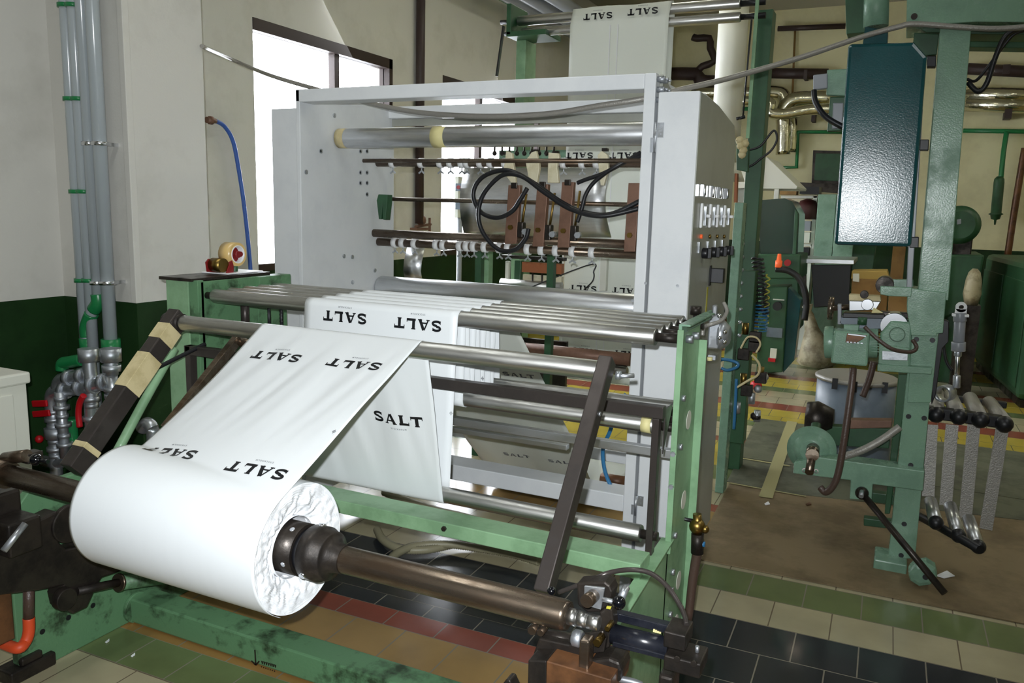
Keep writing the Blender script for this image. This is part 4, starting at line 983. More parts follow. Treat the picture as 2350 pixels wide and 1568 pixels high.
# copper bars
YK = r4[0].y-.03
for k, ((x0, y0), (x1, y1), w_) in enumerate((((1180, 425), (1171, 560), 27), ((1245, 423), (1234, 566), 25), ((1303, 418), (1292, 568), 27), ((1455, 420), (1444, 578), 26))):
    o = pp([(x0-w_/2, y0), (x0+w_/2, y0), (x1+w_/2, y1), (x1-w_/2, y1)], y=YK, th=.03).build('copper_bar', 'copper', cb, .002)
    q = P(x1+2, y1-38, y=YK); MB().cyl(q, q+Vector((0, -.015, 0)), .012, n=6).build('bolt', 'brass', o)
    if k < 3:
        MB().cyl(P(x0+28, y0+20, y=YK+.03), P(x1+26, y1-35, y=YK+.03), .006, n=8).build('brass_rod', 'brass', o)
        MB().box(P(x1+16, y1-50, y=YK-.01), P(x1+36, y1-15, y=YK+.03)).build('terminal', 'dark', o, .004)
        MB().box(P(x0-8, y0-6, y=YK-.012), P(x0+8, y0+8, y=YK)).build('terminal', 'dark', o, .003)
        q = P(x1+32, y1-28, y=YK-.02); MB().cyl(q, q+Vector((0, .03, 0)), .014, n=8).build('nut', 'galv', o)
# plastic hooks
for pl in ([(1161, 346), (1175, 352), (1177, 372), (1182, 400), (1183, 422), (1176, 424), (1154, 395), (1158, 372)],
           [(1219, 350), (1230, 346), (1236, 372), (1238, 385), (1232, 420), (1213, 412), (1205, 368), (1214, 358)],
           [(1258, 350), (1282, 352), (1283, 360), (1278, 382), (1282, 420), (1256, 420), (1257, 380)],
           [(1371, 356), (1380, 346), (1394, 356), (1396, 388), (1385, 426), (1378, 426), (1373, 380)]):
    pp(pl, y=r2[0].y-.05, th=.022).build('plastic_hook', 'ptfe', cb, .003)
mb = MB()
for q in ((1155, 352), (1228, 347), (1275, 350), (1388, 344)): mb.box(P(q[0]-7, q[1]-4, y=r2[0].y-.03), P(q[0]+9, q[1]+4, y=r2[0].y+.0))
mb.build('clamp', 'dark', cb)
def ccab(pts, r, label, y=None):
    y = y or YK-.05
    return tag(MB().tube([P(a, b_, y=y+(c_[0] if c_ else 0)) for a, b_, *c_ in pts], r, 12, smooth=8).build('power_cable', 'black'), label, 'cable', 'black cables inside the white cabinet')
ccab([(1210, 432), (1196, 455), (1175, 485), (1140, 500), (1105, 488), (1087, 455), (1092, 425), (1115, 402), (1155, 391), (1190, 400), (1240, 430), (1290, 465), (1340, 487), (1400, 492), (1468, 462, .05)], .0105, 'black cable making the large outer loop at the left copper bar', YK-.05)
ccab([(1213, 525), (1205, 550), (1180, 574), (1145, 573), (1112, 540), (1098, 500), (1105, 455), (1130, 420), (1160, 400), (1200, 406), (1250, 442), (1310, 480), (1380, 496), (1468, 478, .05)], .0105, 'black cable looping lower, ending at the foot of the left copper bar', YK-.065)
ccab([(1325, 420), (1345, 412), (1380, 400), (1420, 380), (1470, 350, .05)], .009, 'black cable rising from the third copper bar to the right post', YK-.05)
ccab([(1325, 510), (1335, 480), (1345, 445), (1368, 414), (1420, 378), (1470, 358, .05)], .009, 'black cable rising from the foot of the third copper bar', YK-.06)
# steel drum with curved skin behind the cabinet
yd = 4.25
dr = thing('curved_plate', (P(1230, 460, y=yd).x, yd, 1.2), 'curved dull aluminium guide plate standing behind the copper bars', 'metal plate')
mb = MB(); vs = []; n = 12; m_ = 10
for j in range(m_+1):
    t = j/m_; 
    for i in range(n+1):
        s_ = i/n; L = Vector(P(1066+16*math.sin(t*math.pi)*.5, 385+160*t, y=yd)); Rr = Vector(P(1402, 385+160*t, y=yd)); q = L.lerp(Rr, s_); q.y += .10*math.sin(t*math.pi)*-1; vs.append(q)
mb.add(vs, [(j*(n+1)+i, (j+1)*(n+1)+i, (j+1)*(n+1)+i+1, j*(n+1)+i+1) for j in range(m_) for i in range(n)], True)
o = mb.build('plate', 'alu', dr)
for sx_ in (1102, 1268): q = P(sx_, 545, y=yd); MB().box((q.x-.02, yd-.02, 0), (q.x+.02, yd+.02, q.z+.02)).build('leg', 'green_dark', dr)
if 1: s = o.modifiers.new('t', 'SOLIDIFY'); s.thickness = .006
q = P(945, 570, y=3.75); q2 = P(970, 640, y=3.75)
mb = MB(); w_ = .055; pts = [P(955, 568, y=3.78), P(948, 600, y=3.72), P(946, 622, y=3.72), P(950, 645, y=3.76)]
vs = []
for p in pts: vs += [p-Vector((w_, 0, 0)), p+Vector((w_, 0, 0))]
mb.add(vs, [(2*i, 2*i+1, 2*i+3, 2*i+2) for i in range(3)], True); o = mb.build('deflector', 'alu', cb); s = o.modifiers.new('t', 'SOLIDIFY'); s.thickness = .004
# conduit that crosses the hall over the cabinet
cd = thing('conduit', P(700, 200, y=2.95), 'grey ribbed conduit running from the pillar over the white cabinet to the tall column', 'conduit')
pts = [P(463, 106, x=XP+.02), P(540, 140, x=XP-.3), P(620, 173, y=3.45), P(720, 203, y=3.4), P(800, 225, y=3.3), P(862, 240, y=3.15), P(960, 258, y=3.05), P(1100, 267, y=3.0), P(1250, 262, y=3.0), P(1380, 242, y=3.0), P(1475, 227, y=3.02), P(1560, 206, y=3.1), P(1640, 188, y=3.2), P(1750, 158, y=3.35), P(1850, 128, y=3.5), P(1980, 84, y=3.62), P(2060, 62, y=3.64), P(2100, 55, y=3.64), P(2200, 62, y=3.64), P(2290, 66, y=3.64), P(2400, 58, y=3.64)]
MB().tube(pts, .0105, 12, smooth=6).build('tube', 'conduit', cd)
# tape dispenser on the left box
def dispenser():
    base = P(510, 645, x=XLF-.10); y0 = 2.42; X = XLF-.10; z0 = 1.203
    t = thing('tape_dispenser', (X, y0, z0), 'red hand tape dispenser with a roll of brown packing tape, standing on the green box', 'tape dispenser')
    Rr = lambda a, b_, x=X+.03: P(a, b_, x=x)
    c = Rr(546, 584); r = S(27, c)
    MB().ring((X-.03, c.y, c.z), (X+.03, c.y, c.z), r, r*.70, 40).build('tape_roll', 'tape', t)
    MB().ring((X-.029, c.y, c.z), (X+.032, c.y, c.z), r*.76, r*.68, 40).build('roll_core', 'whiteplastic', t)
    hb = MB(); pts = []
    for k in range(30):
        a = 2*math.pi*k/30; q = r*(.46+.20*math.cos(3*a)); pts.append(Vector((X+.01, c.y+q*math.cos(a), c.z+q*math.sin(a))))
    hb.prism(pts, (.018, 0, 0)); hb.cyl((X+.01, c.y, c.z), (X+.035, c.y, c.z), r*.28, n=20); hb.build('hub', 'darkred', t)
    poly = [Vector((0, v[0], v[1])) for v in ((c.y-.01, c.z-r*.3), (c.y-.10, c.z-r*.35), (c.y-.115, c.z-r*.6), (c.y-.11, z0+.008), (c.y-.06, z0+.002), (c.y-.03, z0+.004), (c.y-.02, c.z-r*.8))]
    MB().prism([p+Vector((X-.034, 0, 0)) for p in poly], (.006, 0, 0)).build('side_frame', 'darkred', t, .002)
    MB().prism([Vector((X+.028, v[0], v[1])) for v in ((c.y-.055, c.z-r*.62), (c.y-.035, c.z-r*.45), (c.y-.028, z0+.03), (c.y-.03, z0+.002), (c.y-.07, z0+.002), (c.y-.05, z0+.04))], (.006, 0, 0)).build('side_frame', 'darkred', t, .002)
    MB().tube([Vector((X, c.y-.085, c.z-r*.75)), Vector((X, c.y-.085, c.z-r*.76))], .02, 16, 0)
    MB().cyl((X-.028, c.y-.078, c.z-r*.85), (X+.028, c.y-.078, c.z-r*.85), .028, n=24).build('brake_plate', 'brass', t)
    MB().tube([Vector((X, c.y+.01, c.z-r*.9)), Vector((X, c.y+.012, z0+.02)), Vector((X, c.y+.01, z0+.004))], .013, 12).build('handle', 'green_dark', t)
dispenser()
q = Vector((XLF-.13, 2.56, 1.2035))
tag(MB().box((q.x-.05, 2.44, 1.2035), (q.x+.09, 2.64, 1.207)).build('paper_sheet', 'filmcrease'), 'crumpled clear-white sheet lying on the green box beside the tape dispenser', 'sheet')
# ================================================================ REAR FRAME WITH HIGH ROLLERS
YR = 4.75
rr_ = thing('rear_roller_tower', (-1.55, YR, 0), 'tall green roller tower behind the white cabinet, two steel rollers across its top', 'machine frame')
def post(a, b_, wpx, y, z0, m='green', th=.09, par=rr_, nm='post'):
    p, q = P(*a, y=y), P(*b_, y=y); x = (p.x+q.x)/2; w_ = S(wpx, p)
    return MB().box((x-w_/2, y, z0), (x+w_/2, y+th, max(p.z, q.z))).build(nm, m, par, .004)
post((1195, 92), (1195, 170), 24, YR, 0, 'green', .16)
post((1752, 22), (1725, 500), 36, YR, 0, 'green_dark', .12)
p = P(1740, 0, y=YR-.06); MB().box((p.x-.012, YR-.07, 1.9), (p.x+.006, YR-.05, 2.9)).build('edge_strip', 'green', rr_)
post((1115, 560), (1115, 650), 14, 4.35, 0, 'green', .06)
post((1690, 465), (1672, 900), 20, 4.3, 0, 'green_mid', .1)
p = P(1165, 60, y=YR-.1); q = P(1222, 95, y=YR+.2)
MB().box((p.x, YR-.12, q.z-.02), (p.x+.03, YR+.12, q.z+.16)).box((p.x, YR-.12, q.z-.03), (p.x+.26, YR+.12, q.z)).build('bracket', 'green_dark', rr_, .003)
for a, b_, rp in (((1183, 49), (1700, 13), 11), ((1192, 76), (1700, 42), 10)):
    yy = YR-.03 if rp == 11 else YR-.05
    c = P(*a, y=yy); x1 = P(*b_, y=yy).x; r = S(rp, c)
    o = MB().lathe((c.x+.02, yy, c.z), (x1, yy, c.z), [(0, r*.9), (.004, r), (.996, r), (1, r*.9)], 32).build('roller', 'steel', rr_)
    MB().cyl((c.x-.1, yy, c.z), (c.x+.02, yy, c.z), r*.45, n=14).cyl((x1, yy, c.z), (x1+.13, yy, c.z), r*.6, n=14).build('shaft', 'black', o)
tp = P(1183, 49, y=YR-.02)
# thin hanging line with weight bar, tension strap left
MB().tube([P(1725, 45, y=YR-.1), P(1705, 268, y=YR-.1)], .005, 8).cyl(P(1690, 273, y=YR-.1), P(1710, 268, y=YR-.1), .009, n=8).build('pull_cord', 'black', rr_)
MB().bar(P(1156, 60, y=YR), P(1140, 175, y=YR), .01, .022).build('strap', 'black', rr_)
# cross members seen through the cabinet
p, q = P(1125, 342, y=4.6), P(1290, 368, y=4.6)
MB().box((p.x, 4.72, q.z), (q.x+.3, 4.78, p.z)).build('cross_member', 'green_mid', rr_, .003)
mb = MB()
for k in range(9):
    c = P(1135+k*17, 352, y=4.58); mb.ball(c, .016, 8).cyl(c, c+Vector((0, 0, .045)), .006, n=6)
mb.build('register_fitting', 'dark', rr_)
p, q = P(1150, 585, y=4.5), P(1292, 600, y=4.5); MB().box((p.x, 4.5, q.z), (q.x, 4.56, p.z)).build('cross_member', 'dark', rr_)
p, q = P(1198, 601, y=4.48), P(1288, 630, y=4.48); MB().box((p.x, 4.48, q.z), (q.x, 4.52, p.z)).build('copper_plate', 'terracotta', rr_)
p, q = P(1200, 630, y=4.5), P(1288, 648, y=4.5); MB().box((p.x, 4.5, q.z-.1), (q.x, 4.53, p.z)).build('slat_plate', 'ptfe', rr_)
for k in (0, 1, 2): 
    p = P(1222+k*22, 640, y=4.49); MB().cyl((p.x, 4.49, p.z-.1), (p.x, 4.49, p.z+.05), .006, n=8).build('slat_gap', 'dark', rr_)
post((1163, 600), (1163, 640), 9, 4.55, .3, 'cream', .03); post((1187, 598), (1187, 645), 16, 4.6, .3, 'green_dark', .05)
p, q = P(1380, 592, y=4.62), P(1392, 668, y=4.62); MB().box((p.x-.0, 4.6, q.z), (q.x+.0, 4.64, p.z+.0)).build('guide_post', 'cream', rr_, .003)
p = P(1250, 657, y=4.5); MB().cyl((P(1150, 655, y=4.5).x, 4.5, p.z), (P(1289, 660, y=4.5).x, 4.5, p.z), .03, n=24).build('roller', 'steel', rr_)
for (a, b_, rp, m_) in (((1205, 800), (1450, 790), 14, 'copper'), ((1230, 830), (1440, 838), 10, 'steel'), ((1225, 812), (1440, 818), 7, 'dark')):
    c = P(*a, y=4.3); MB().cyl((c.x, 4.3, c.z), (P(*b_, y=4.3).x, 4.3, c.z), S(rp, c), n=20).build('roller', m_, rr_)
MB().box(P(1195, 775, y=4.42), P(1300, 900, y=4.45)).build('dark_plate', 'dark', rr_)
tag(MB().tube([P(1120, 700, y=4.3)]*1+[P(1345, 610, y=4.45), P(1362, 625, y=4.45), P(1360, 645, y=4.45), P(1340, 665, y=4.4)], .004, 6).build('wire', 'black'), 'thin black wire looping in front of the rear film', 'wire')
# film hanging down the tower
tf = thing('tower_film', (-1.58, 4.66, .4), 'printed white film hanging down the front of the green roller tower behind the cabinet', 'plastic film')
yf = 4.662
zt = P(1430, 22, y=yf).z
path = [(YR+.03, 1.2), (YR+.03, tp.z), (YR+.02, tp.z+.03), (YR-.01, tp.z+.045), (YR-.05, tp.z+.035), (yf, zt-.06), (yf, 1.2), (yf, .45)]
xt0, xt1 = P(1305, 165, y=yf).x, P(1527, 190, y=yf).x
so = sheet('film_sheet', path, xt0, xt1, 'filmback', tf, 24, .01, step=.08)
for q in ((1372, 37), (1475, 26), (1329, 357), (1432, 357), (1338, 662), (1437, 668), (1343, 806), (1440, 813)):
    p = P(*q, y=yf-.01); print_plane(so, p, (-1, 0, 0), (0, 0, -1), (0, -1, 0), h=.034)
MB().box((xt0+.02, yf-.012, 1.0), (xt0+.024, yf-.010, 1.4)).build('fold_line', 'ptfe', so)
for s_ in (.42, .5):
    MB().box((xt0+(xt1-xt0)*s_, yf-.011, .45), (xt0+(xt1-xt0)*s_+.005, yf-.0095, zt-.08)).build('fold_line', 'whiteplastic', so)
# electric box seen through the far window gap
MBEB = 1
eb = thing('switch_box', P(1052, 450, y=5.4), 'small grey electrical box with red button seen through the cabinet', 'electrical box')
MB().box(P(1044, 405, y=5.4), P(1066, 500, y=5.5)).build('body', 'cream', eb, .004); q = P(1055, 500, y=5.45); MB().cyl((q.x, 5.45, 0), (q.x, 5.45, q.z), .02, n=12).build('stand_pipe', 'cylgrey', eb)
for q in ((1054, 430), (1054, 472)): MB().box(P(q[0]-9, q[1]-9, y=5.37), P(q[0]+9, q[1]+9, y=5.4)).build('button_block', 'drumblue', eb, .003)
MB().cyl(P(1052, 430, y=5.34), P(1052, 430, y=5.37), .014, n=12).build('button', 'red', eb)
# pneumatic clutter right of the switch panel
pn_ = thing('pneumatic_unit', P(1655, 760, y=2.86), 'bright steel cased motor unit mounted behind the right end of the roller row', 'motor unit')
yq = 2.86
MB().box(P(1627, 722, y=yq), P(1651, 800, y=yq+.03)).box(P(1634, 700, y=yq), P(1648, 722, y=yq+.03)).build('housing', 'galv', pn_, .006)
MB().lathe(P(1651, 768, y=yq+.04), P(1675, 770, y=yq+.04), [(0, .05), (.3, .055), (.6, .045), (1, .03)], 28).build('flange', 'galv', pn_)
mb = MB()
for q in ((1651, 725), (1651, 776), (1663, 762), (1662, 785), (1628, 724)): mb.ball(P(*q, y=yq-.01), .009, 10)
mb.build('bolt', 'chrome', pn_)
MB().tube([P(1612, 770, y=yq-.03), P(1615, 752, y=yq-.03), P(1630, 745, y=yq-.05), P(1655, 736, y=yq-.02), P(1668, 715, y=yq+.03), P(1661, 695, y=yq+.05)], .007, 10).build('cable', 'conduit', pn_)
MB().cyl(P(1597, 703, y=yq-.02), P(1596, 722, y=yq-.02), .02, n=20).cyl(P(1596, 720, y=yq-.02), P(1595, 740, y=yq-.02), .008, n=10).build('knob', 'dark', pn_)
MB().box(P(1625, 815, y=yq), P(1648, 822, y=yq+.05)).build('bracket', 'galv', pn_); MB().cyl(P(1629, 820, y=yq-.01), P(1629, 828, y=yq-.01), .01, n=6).build('nut', 'paleyellow', pn_)
# curly air hoses and machine bits between tower post and control cabinet
def coil(name, a, b_, y, r, R_, turns, m_, label):
    p, q = P(*a, y=y), P(*b_, y=y); u, v, d = basis(q-p); pts = []
    for k in range(turns*10+1): t = k/(turns*10); an = 2*math.pi*turns*t; pts.append(p.lerp(q, t)+u*(R_*math.cos(an))+v*(R_*math.sin(an)))
    tag(MB().tube(pts, r, 6, smooth=0).build(name, m_), label, 'hose')
coil('coiled_hose', (1750, 700), (1745, 760), 4.6, .004, .035, 8, 'bluehose2', 'short blue coiled air hose right of the tower post')
coil('coiled_hose', (1738, 590), (1752, 720), 4.6, .005, .03, 14, 'black', 'dark coiled hose hanging right of the tower post')
coil('coiled_hose', (1762, 630), (1758, 745), 4.62, .004, .012, 8, 'yellow', 'yellowish coiled hose hanging beside the dark one')
for k, (pts, r, m_, lb) in enumerate((
    ([(1640, 835), (1660, 825), (1690, 832), (1692, 842), (1670, 850), (1655, 845)], .008, 'bluehose2', 'bright blue hose loop low beside the panel'),
    ([(1700, 800), (1715, 775), (1735, 775), (1745, 790), (1735, 810)], .005, 'masking', 'upper yellow hose loop beside the tower post'),
    ([(1725, 815), (1742, 835), (1740, 860), (1715, 875), (1690, 890)], .006, 'masking', 'pale hose loop curving down beside the tower post'),
    ([(1715, 345), (1745, 335), (1775, 300), (1783, 320), (1770, 345), (1745, 365), (1725, 380), (1700, 388)], .006, 'black', 'black cable looping over the tower post'),
    ([(1690, 870), (1688, 920), (1684, 985)], .008, 'bluehose2', 'blue hose dropping behind the panel'))):
    tag(MB().tube([P(a, b_, y=4.15 if k != 3 else 4.68) for a, b_ in pts], r, 8).build('air_hose', m_), lb, 'hose')
um = thing('side_unit', P(1700, 850, y=4.5), 'cluster of dark valves and fittings at the foot of the tower post', 'valve cluster')
random.seed(3)
for k in range(16):
    a, b_ = random.uniform(1690, 1755), random.uniform(760, 985); c = P(a, b_, y=4.4)
    if k % 3 == 0: MB().cyl(c, c+Vector((0, 0, .06)), .018, n=12).build('fitting', ('brass', 'galv', 'dark')[k % 2], um)
    elif k % 3 == 1: MB().box(c-Vector((.03, .02, .03)), c+Vector((.03, .02, .03))).build('valve_block', 'dark', um, .004)
    else: MB().ball(c, .022, 10).build('fitting', ('dark', 'galv')[k % 2], um)
MB().box(P(1692, 620, y=4.5), P(1712, 1010, y=4.6)).build('back_plate', 'green_dark', um, .004)
for b_ in range(560, 780, 30): MB().ball(P(1704-(b_-560)*.03, b_, y=4.46), .012, 8).build('stud', 'galv', um)
pp([(1690, 320), (1718, 335), (1716, 395), (1690, 390)], y=4.6, th=.04).build('bracket', 'green_dark', um, .003)
mb = MB()
for q in ((1697, 322), (1700, 335), (1706, 345), (1710, 330), (1703, 355)): mb.ball(P(*q, y=4.56), .022, 8)
mb.build('connector', 'masking', um)
p = P(1686, 500, y=4.6)
for q, m_ in (((1683, 415, 1700, 550), 'darkred'), ):
    pass
pp([(1686, 398), (1692, 398), (1690, 465), (1684, 465)], y=4.62, th=.04).build('side_strip', 'terracotta', um)
for yy, x0, x1 in ((1090, 1380, 1428), ): 
    c = P(x0, 1098, y=3.85); MB().cyl((c.x, 3.85, c.z), (P(1440, 1100, y=3.85).x, 3.85, c.z), .03, n=20).build('short_roller', 'rust', um)
tag(MB().tube([P(1436, 905, y=2.98), P(1420, 930, y=2.98), P(1400, 990, y=2.98), P(1384, 1030, y=3.0), P(1388, 1080, y=3.0), P(1405, 1120, y=3.0), P(1427, 1140, y=3.0)], .008, 10).build('air_hose', 'bluehose2'), 'bright blue air hose hanging inside the foot of the white cabinet', 'hose')
# ribbed hoses on the floor below the cross beam
for k, (pts, lb) in enumerate((([(865, 1215), (880, 1240), (920, 1260), (980, 1262), (1060, 1248), (1140, 1258), (1200, 1275)], 'ribbed beige hose on the floor, curving under the cross beam'),
                              ([(890, 1290), (915, 1268), (960, 1252), (1030, 1250), (1100, 1258), (1180, 1272), (1240, 1290)], 'second ribbed beige hose on the floor, bowing the other way'),
                              ([(880, 1130), (980, 1165), (1060, 1185), (1130, 1205), (1200, 1225)], 'ribbed beige hose lying behind the cross beam'))):
    P3 = crom([P(a, b_, z=.03+.012*k) for a, b_ in pts], 8); L = [0]
    for a, b_ in zip(P3, P3[1:]): L.append(L[-1]+(b_-a).length)
    n = int(L[-1]/.005); dense = []
    for i in range(n):
        s_ = L[-1]*i/n; j = max(q for q in range(len(L)-1) if L[q] <= s_); dense.append(P3[j].lerp(P3[j+1], (s_-L[j])/max(1e-6, L[j+1]-L[j])))
    nn = len(dense); tag(MB().tube(dense, lambda t, nn=nn: .016+(.003 if int(round(t*(nn-1))) % 2 else 0), 10, smooth=0).build('ribbed_hose', 'ribhose'), lb, 'hose', 'ribbed hoses on the floor')
# ================================================================ RIGHT COLUMN MACHINE
YM = 3.76
cm = thing('column_machine', P(2080, 1300, y=YM), 'tall grey-green column machine with motor, side arms and foot bracket at right', 'machine')
def part(nm, poly, dy=0, th=.08, m_='green_mid', bev=.003, lab=None): return pp(poly, y=YM+dy, th=th).build(nm, m_, cm, bev, lab)
part('upper_column', [(2158, 60), (2229, 66), (2176, 690), (2106, 680)], -.03, .14)
part('column_block', [(2092, 662), (2172, 672), (2164, 765), (2150, 766), (2150, 772), (2091, 770), (2081, 712), (2082, 680)], -.05, .16)
part('column_mid', [(2096, 712), (2160, 716), (2136, 925), (2082, 925)], -.03, .14)
part('lower_column', [(2082, 855), (2140, 855), (2100, 1283), (2038, 1283)], -.02, .10)
part('column_wall', [(2062, 860), (2085, 860), (2042, 1180), (2030, 1180)], .05, .1, 'green_dark')
part('side_strip', [(2098, 250), (2118, 250), (2093, 665), (2080, 665)], .02, .03, 'cylgrey')
hl = MB()
for q in ((2107, 747), (2143, 749), (2103, 779), (2140, 781), (2085, 956), (2121, 960), (2075, 1203), (2068, 1275), (2090, 1068)):
    c = P(*q, y=YM-.0315 if q[1] < 900 else YM-.0215); hl.cyl(c, c+Vector((0, .0012, 0))*-1, .0105, n=18)
hl.build('bolt_hole', 'black', cm)
# side of the column (dark edge right)
part('side_arm_bar', [(2150, 730), (2178, 738), (2177, 785), (2163, 800), (2148, 905), (2138, 930), (2138, 830)], .06, .05, 'black')
# roller arm upper
part('arm', [(2020, 657), (2093, 660), (2091, 682), (2040, 680), (2020, 676)], -.08, .03)
part('arm', [(2030, 641), (2096, 642), (2096, 662), (2030, 662)], .05, .03)
c = P(2030, 655, y=YM-.05); MB().cyl(c, c+Vector((0, .10, 0)), .035, n=28).build('guide_roller', 'dark', cm, .002)
c = P(2032, 663, y=YM-.082); MB().cyl(c, c+Vector((0, -.003, 0)), .010, n=16).build('pin', 'green_mid', cm)
# slide with bright block and knobs
part('slide_bed', [(1930, 728), (2035, 730), (2022, 755), (1972, 757), (1925, 742)], -.02, .10, 'drumblue')
part('slide_rail', [(1935, 718), (2030, 722), (2030, 732), (1933, 730)], -.03, .08, 'black')
part('slide_block', [(1948, 690), (2022, 692), (2010, 712), (1948, 714)], -.05, .07, 'chrome')
part('slide_top', [(1948, 676), (2020, 680), (2022, 692), (1948, 690)], .0, .06, 'masking')
part('scale_plate', [(2005, 706), (2026, 718), (2000, 718)], -.055, .01, 'paleyellow', 0)
for q, r_, m_ in (((1991, 698), 13, 'chrome'), ((1984, 675), 9, 'dark')):
    c = P(*q, y=YM-.06); MB().cyl(c, c+Vector((0, -.03, 0)), S(r_, c), n=32).build('knob', m_, cm, .002)
c = P(1908, 708, y=YM); MB().ring(c-Vector((.012, 0, 0)), c+Vector((.008, 0, 0)), .05, .038, 28).cyl(c, P(1950, 705, y=YM), .012, n=14).build('handwheel', 'shaft', cm)
part('wheel_bracket', [(1922, 698), (1931, 698), (1931, 745), (1922, 745)], -.02, .03, 'cylgrey')
c = P(2052, 745, y=YM+.02); MB().lathe(c+Vector((0, -.05, 0)), c+Vector((0, .03, 0)), [(0, .052), (.2, .055), (1, .055)], 40).build('cutter_disc', 'chrome', cm)
part('disc_cover', [(2020, 715), (2095, 720), (2092, 735), (2060, 722), (2035, 728)], .02, .05, 'dark')
# gearbox and motor
part('gearbox', [(2045, 736), (2094, 740), (2088, 850), (2020, 855), (2020, 765)], -.04, .12, 'green_mid', .008)
c = P(2059, 768, y=YM-.041); MB().ring(c+Vector((0, -.003, 0)), c, .031, .027, 32).build('gearbox_cap', 'green_dark', cm)
part('gearbox_base', [(2017, 790), (2087, 800), (2085, 848), (2016, 835)], -.06, .05, 'green_mid')
part('name_plate', [(2024, 805), (2084, 810), (2083, 828), (2024, 826)], -.063, .003, 'galv')
part('base_plate', [(2014, 836), (2140, 845), (2138, 860), (2013, 852)], -.07, .18, 'green_mid')
MB().cyl(P(1900, 785, y=YM-.02), P(2015, 788, y=YM-.02), .062, n=40).cyl(P(1893, 785, y=YM-.02), P(1915, 785, y=YM-.02), .07, n=40).build('motor_body', 'green_mid', cm, .004)
mb = MB()
for k in range(7):
    a = P(2000, 770+k*6, y=YM-.085); mb.bar(a, a+Vector((.035, 0, 0)), .006, .003, (0, 1, 0))
mb.build('cooling_fin', 'green_mid', cm)
part('terminal_box', [(1914, 758), (1996, 766), (1990, 842), (1906, 834)], -.16, .10, 'green_mid', .008)
part('motor_plate', [(1944, 765), (1990, 770), (1978, 780), (1962, 789), (1940, 786)], -.163, .003, 'rust')
mb = MB(); mb.bar(P(1946, 767, y=YM-.166), P(1987, 772, y=YM-.166), .002, .005, (0, 1, 0)); 
for k in range(5): mb.bar(P(1943+k*8, 785+k*.7, y=YM-.166), P(1948+k*8, 785.5+k*.7, y=YM-.166), .002, .005, (0, 1, 0))
mb.build('plate_mark', 'galv', cm)
part('lifting_eye', [(1936, 746), (1972, 746), (1970, 760), (1936, 760)], -.1, .04, 'green_mid'); c = P(1978, 745, y=YM-.1); MB().cyl(c, c+Vector((0, 0, .03)), .018, n=20).build('cable_gland', 'green_dark', cm)
MB().tube([P(1984, 750, y=YM-.12), P(2010, 775, y=YM-.13), P(2045, 800, y=YM-.13), P(2080, 808, y=YM-.1), P(2098, 805, y=YM-.08), P(2103, 795, y=YM-.06), P(2094, 780, y=YM-.06)], .008, 10).build('cable', 'hosebrown', cm)
# lower support plate, wheel and axle
part('lower_arm', [(1822, 1062), (1880, 1050), (2122, 1082), (2118, 1128), (2062, 1120), (2003, 1112), (2000, 1149), (1950, 1146), (1952, 1103), (1820, 1087)], -.07, .10, 'green_mid', .004)
c = P(1862, 1032, y=YM); MB().lathe(c+Vector((0, .03, 0)), c+Vector((0, -.03, 0)), [(0, .10), (.35, .105), (.45, .105), (.46, .08), (.6, .075), (1, .045)], 48).build('wheel', 'green_mid', cm)
c = P(1866, 1030, y=YM-.03); c2 = P(1857, 1085, y=YM-.14); MB().cyl(c, P(1864, 1045, y=YM-.1), .028, n=24).cyl(c, c2, .018, n=24).build('axle', 'shaft', cm)
mb = MB(); 
for q in ((1873, 1082), (1846, 1080)): mb.ring(P(*q, y=YM-.075), P(*q, y=YM-.072), .010, .006, 14)
mb.build('screw', 'dark', cm)
# brake drum above
c = P(1876, 960, y=YM+.2); MB().lathe(c+Vector((-.05, 0, 0)), c+Vector((.07, 0, 0)), [(0, .07), (.4, .08), (1, .05)], 32).build('brake', 'dark', cm)
MB().cyl(P(1873, 975, y=YM+.1), P(1868, 1020, y=YM+.02), .022, n=20).build('stub_pipe', 'green_dark', cm)
part('rear_beam', [(1885, 978), (2045, 985), (2040, 1030), (1895, 1022)], .16, .06, 'green_dark')
part('copper_tray', [(1942, 965), (2048, 966), (2045, 982), (1946, 985)], .12, .06, 'copper')
part('white_hose_body', [(0, 0), (1, 0), (1, 1)], 0, .01) if False else None
MB().tube([P(2065, 980, y=YM-.06), P(2020, 1012, y=YM-.08), P(1975, 1035, y=YM-.09), P(1930, 1050, y=YM-.08)], .016, 12).build('flat_belt', 'conduit', cm)
MB().tube([P(1958, 845, y=YM-.12), P(1955, 880, y=YM-.14), P(1940, 990, y=YM-.17), P(1925, 1080, y=YM-.18), P(1912, 1115, y=YM-.18), P(1895, 1130, y=YM-.17), P(1882, 1118, y=YM-.16)], .0145, 14).build('flexible_hose', 'hosebrown', cm)
MB().tube([P(2005, 830, y=YM+.05), P(1995, 870, y=YM+.05), P(1980, 910, y=YM+.05)], .014, 12).build('flexible_hose', 'hosebrown', cm)
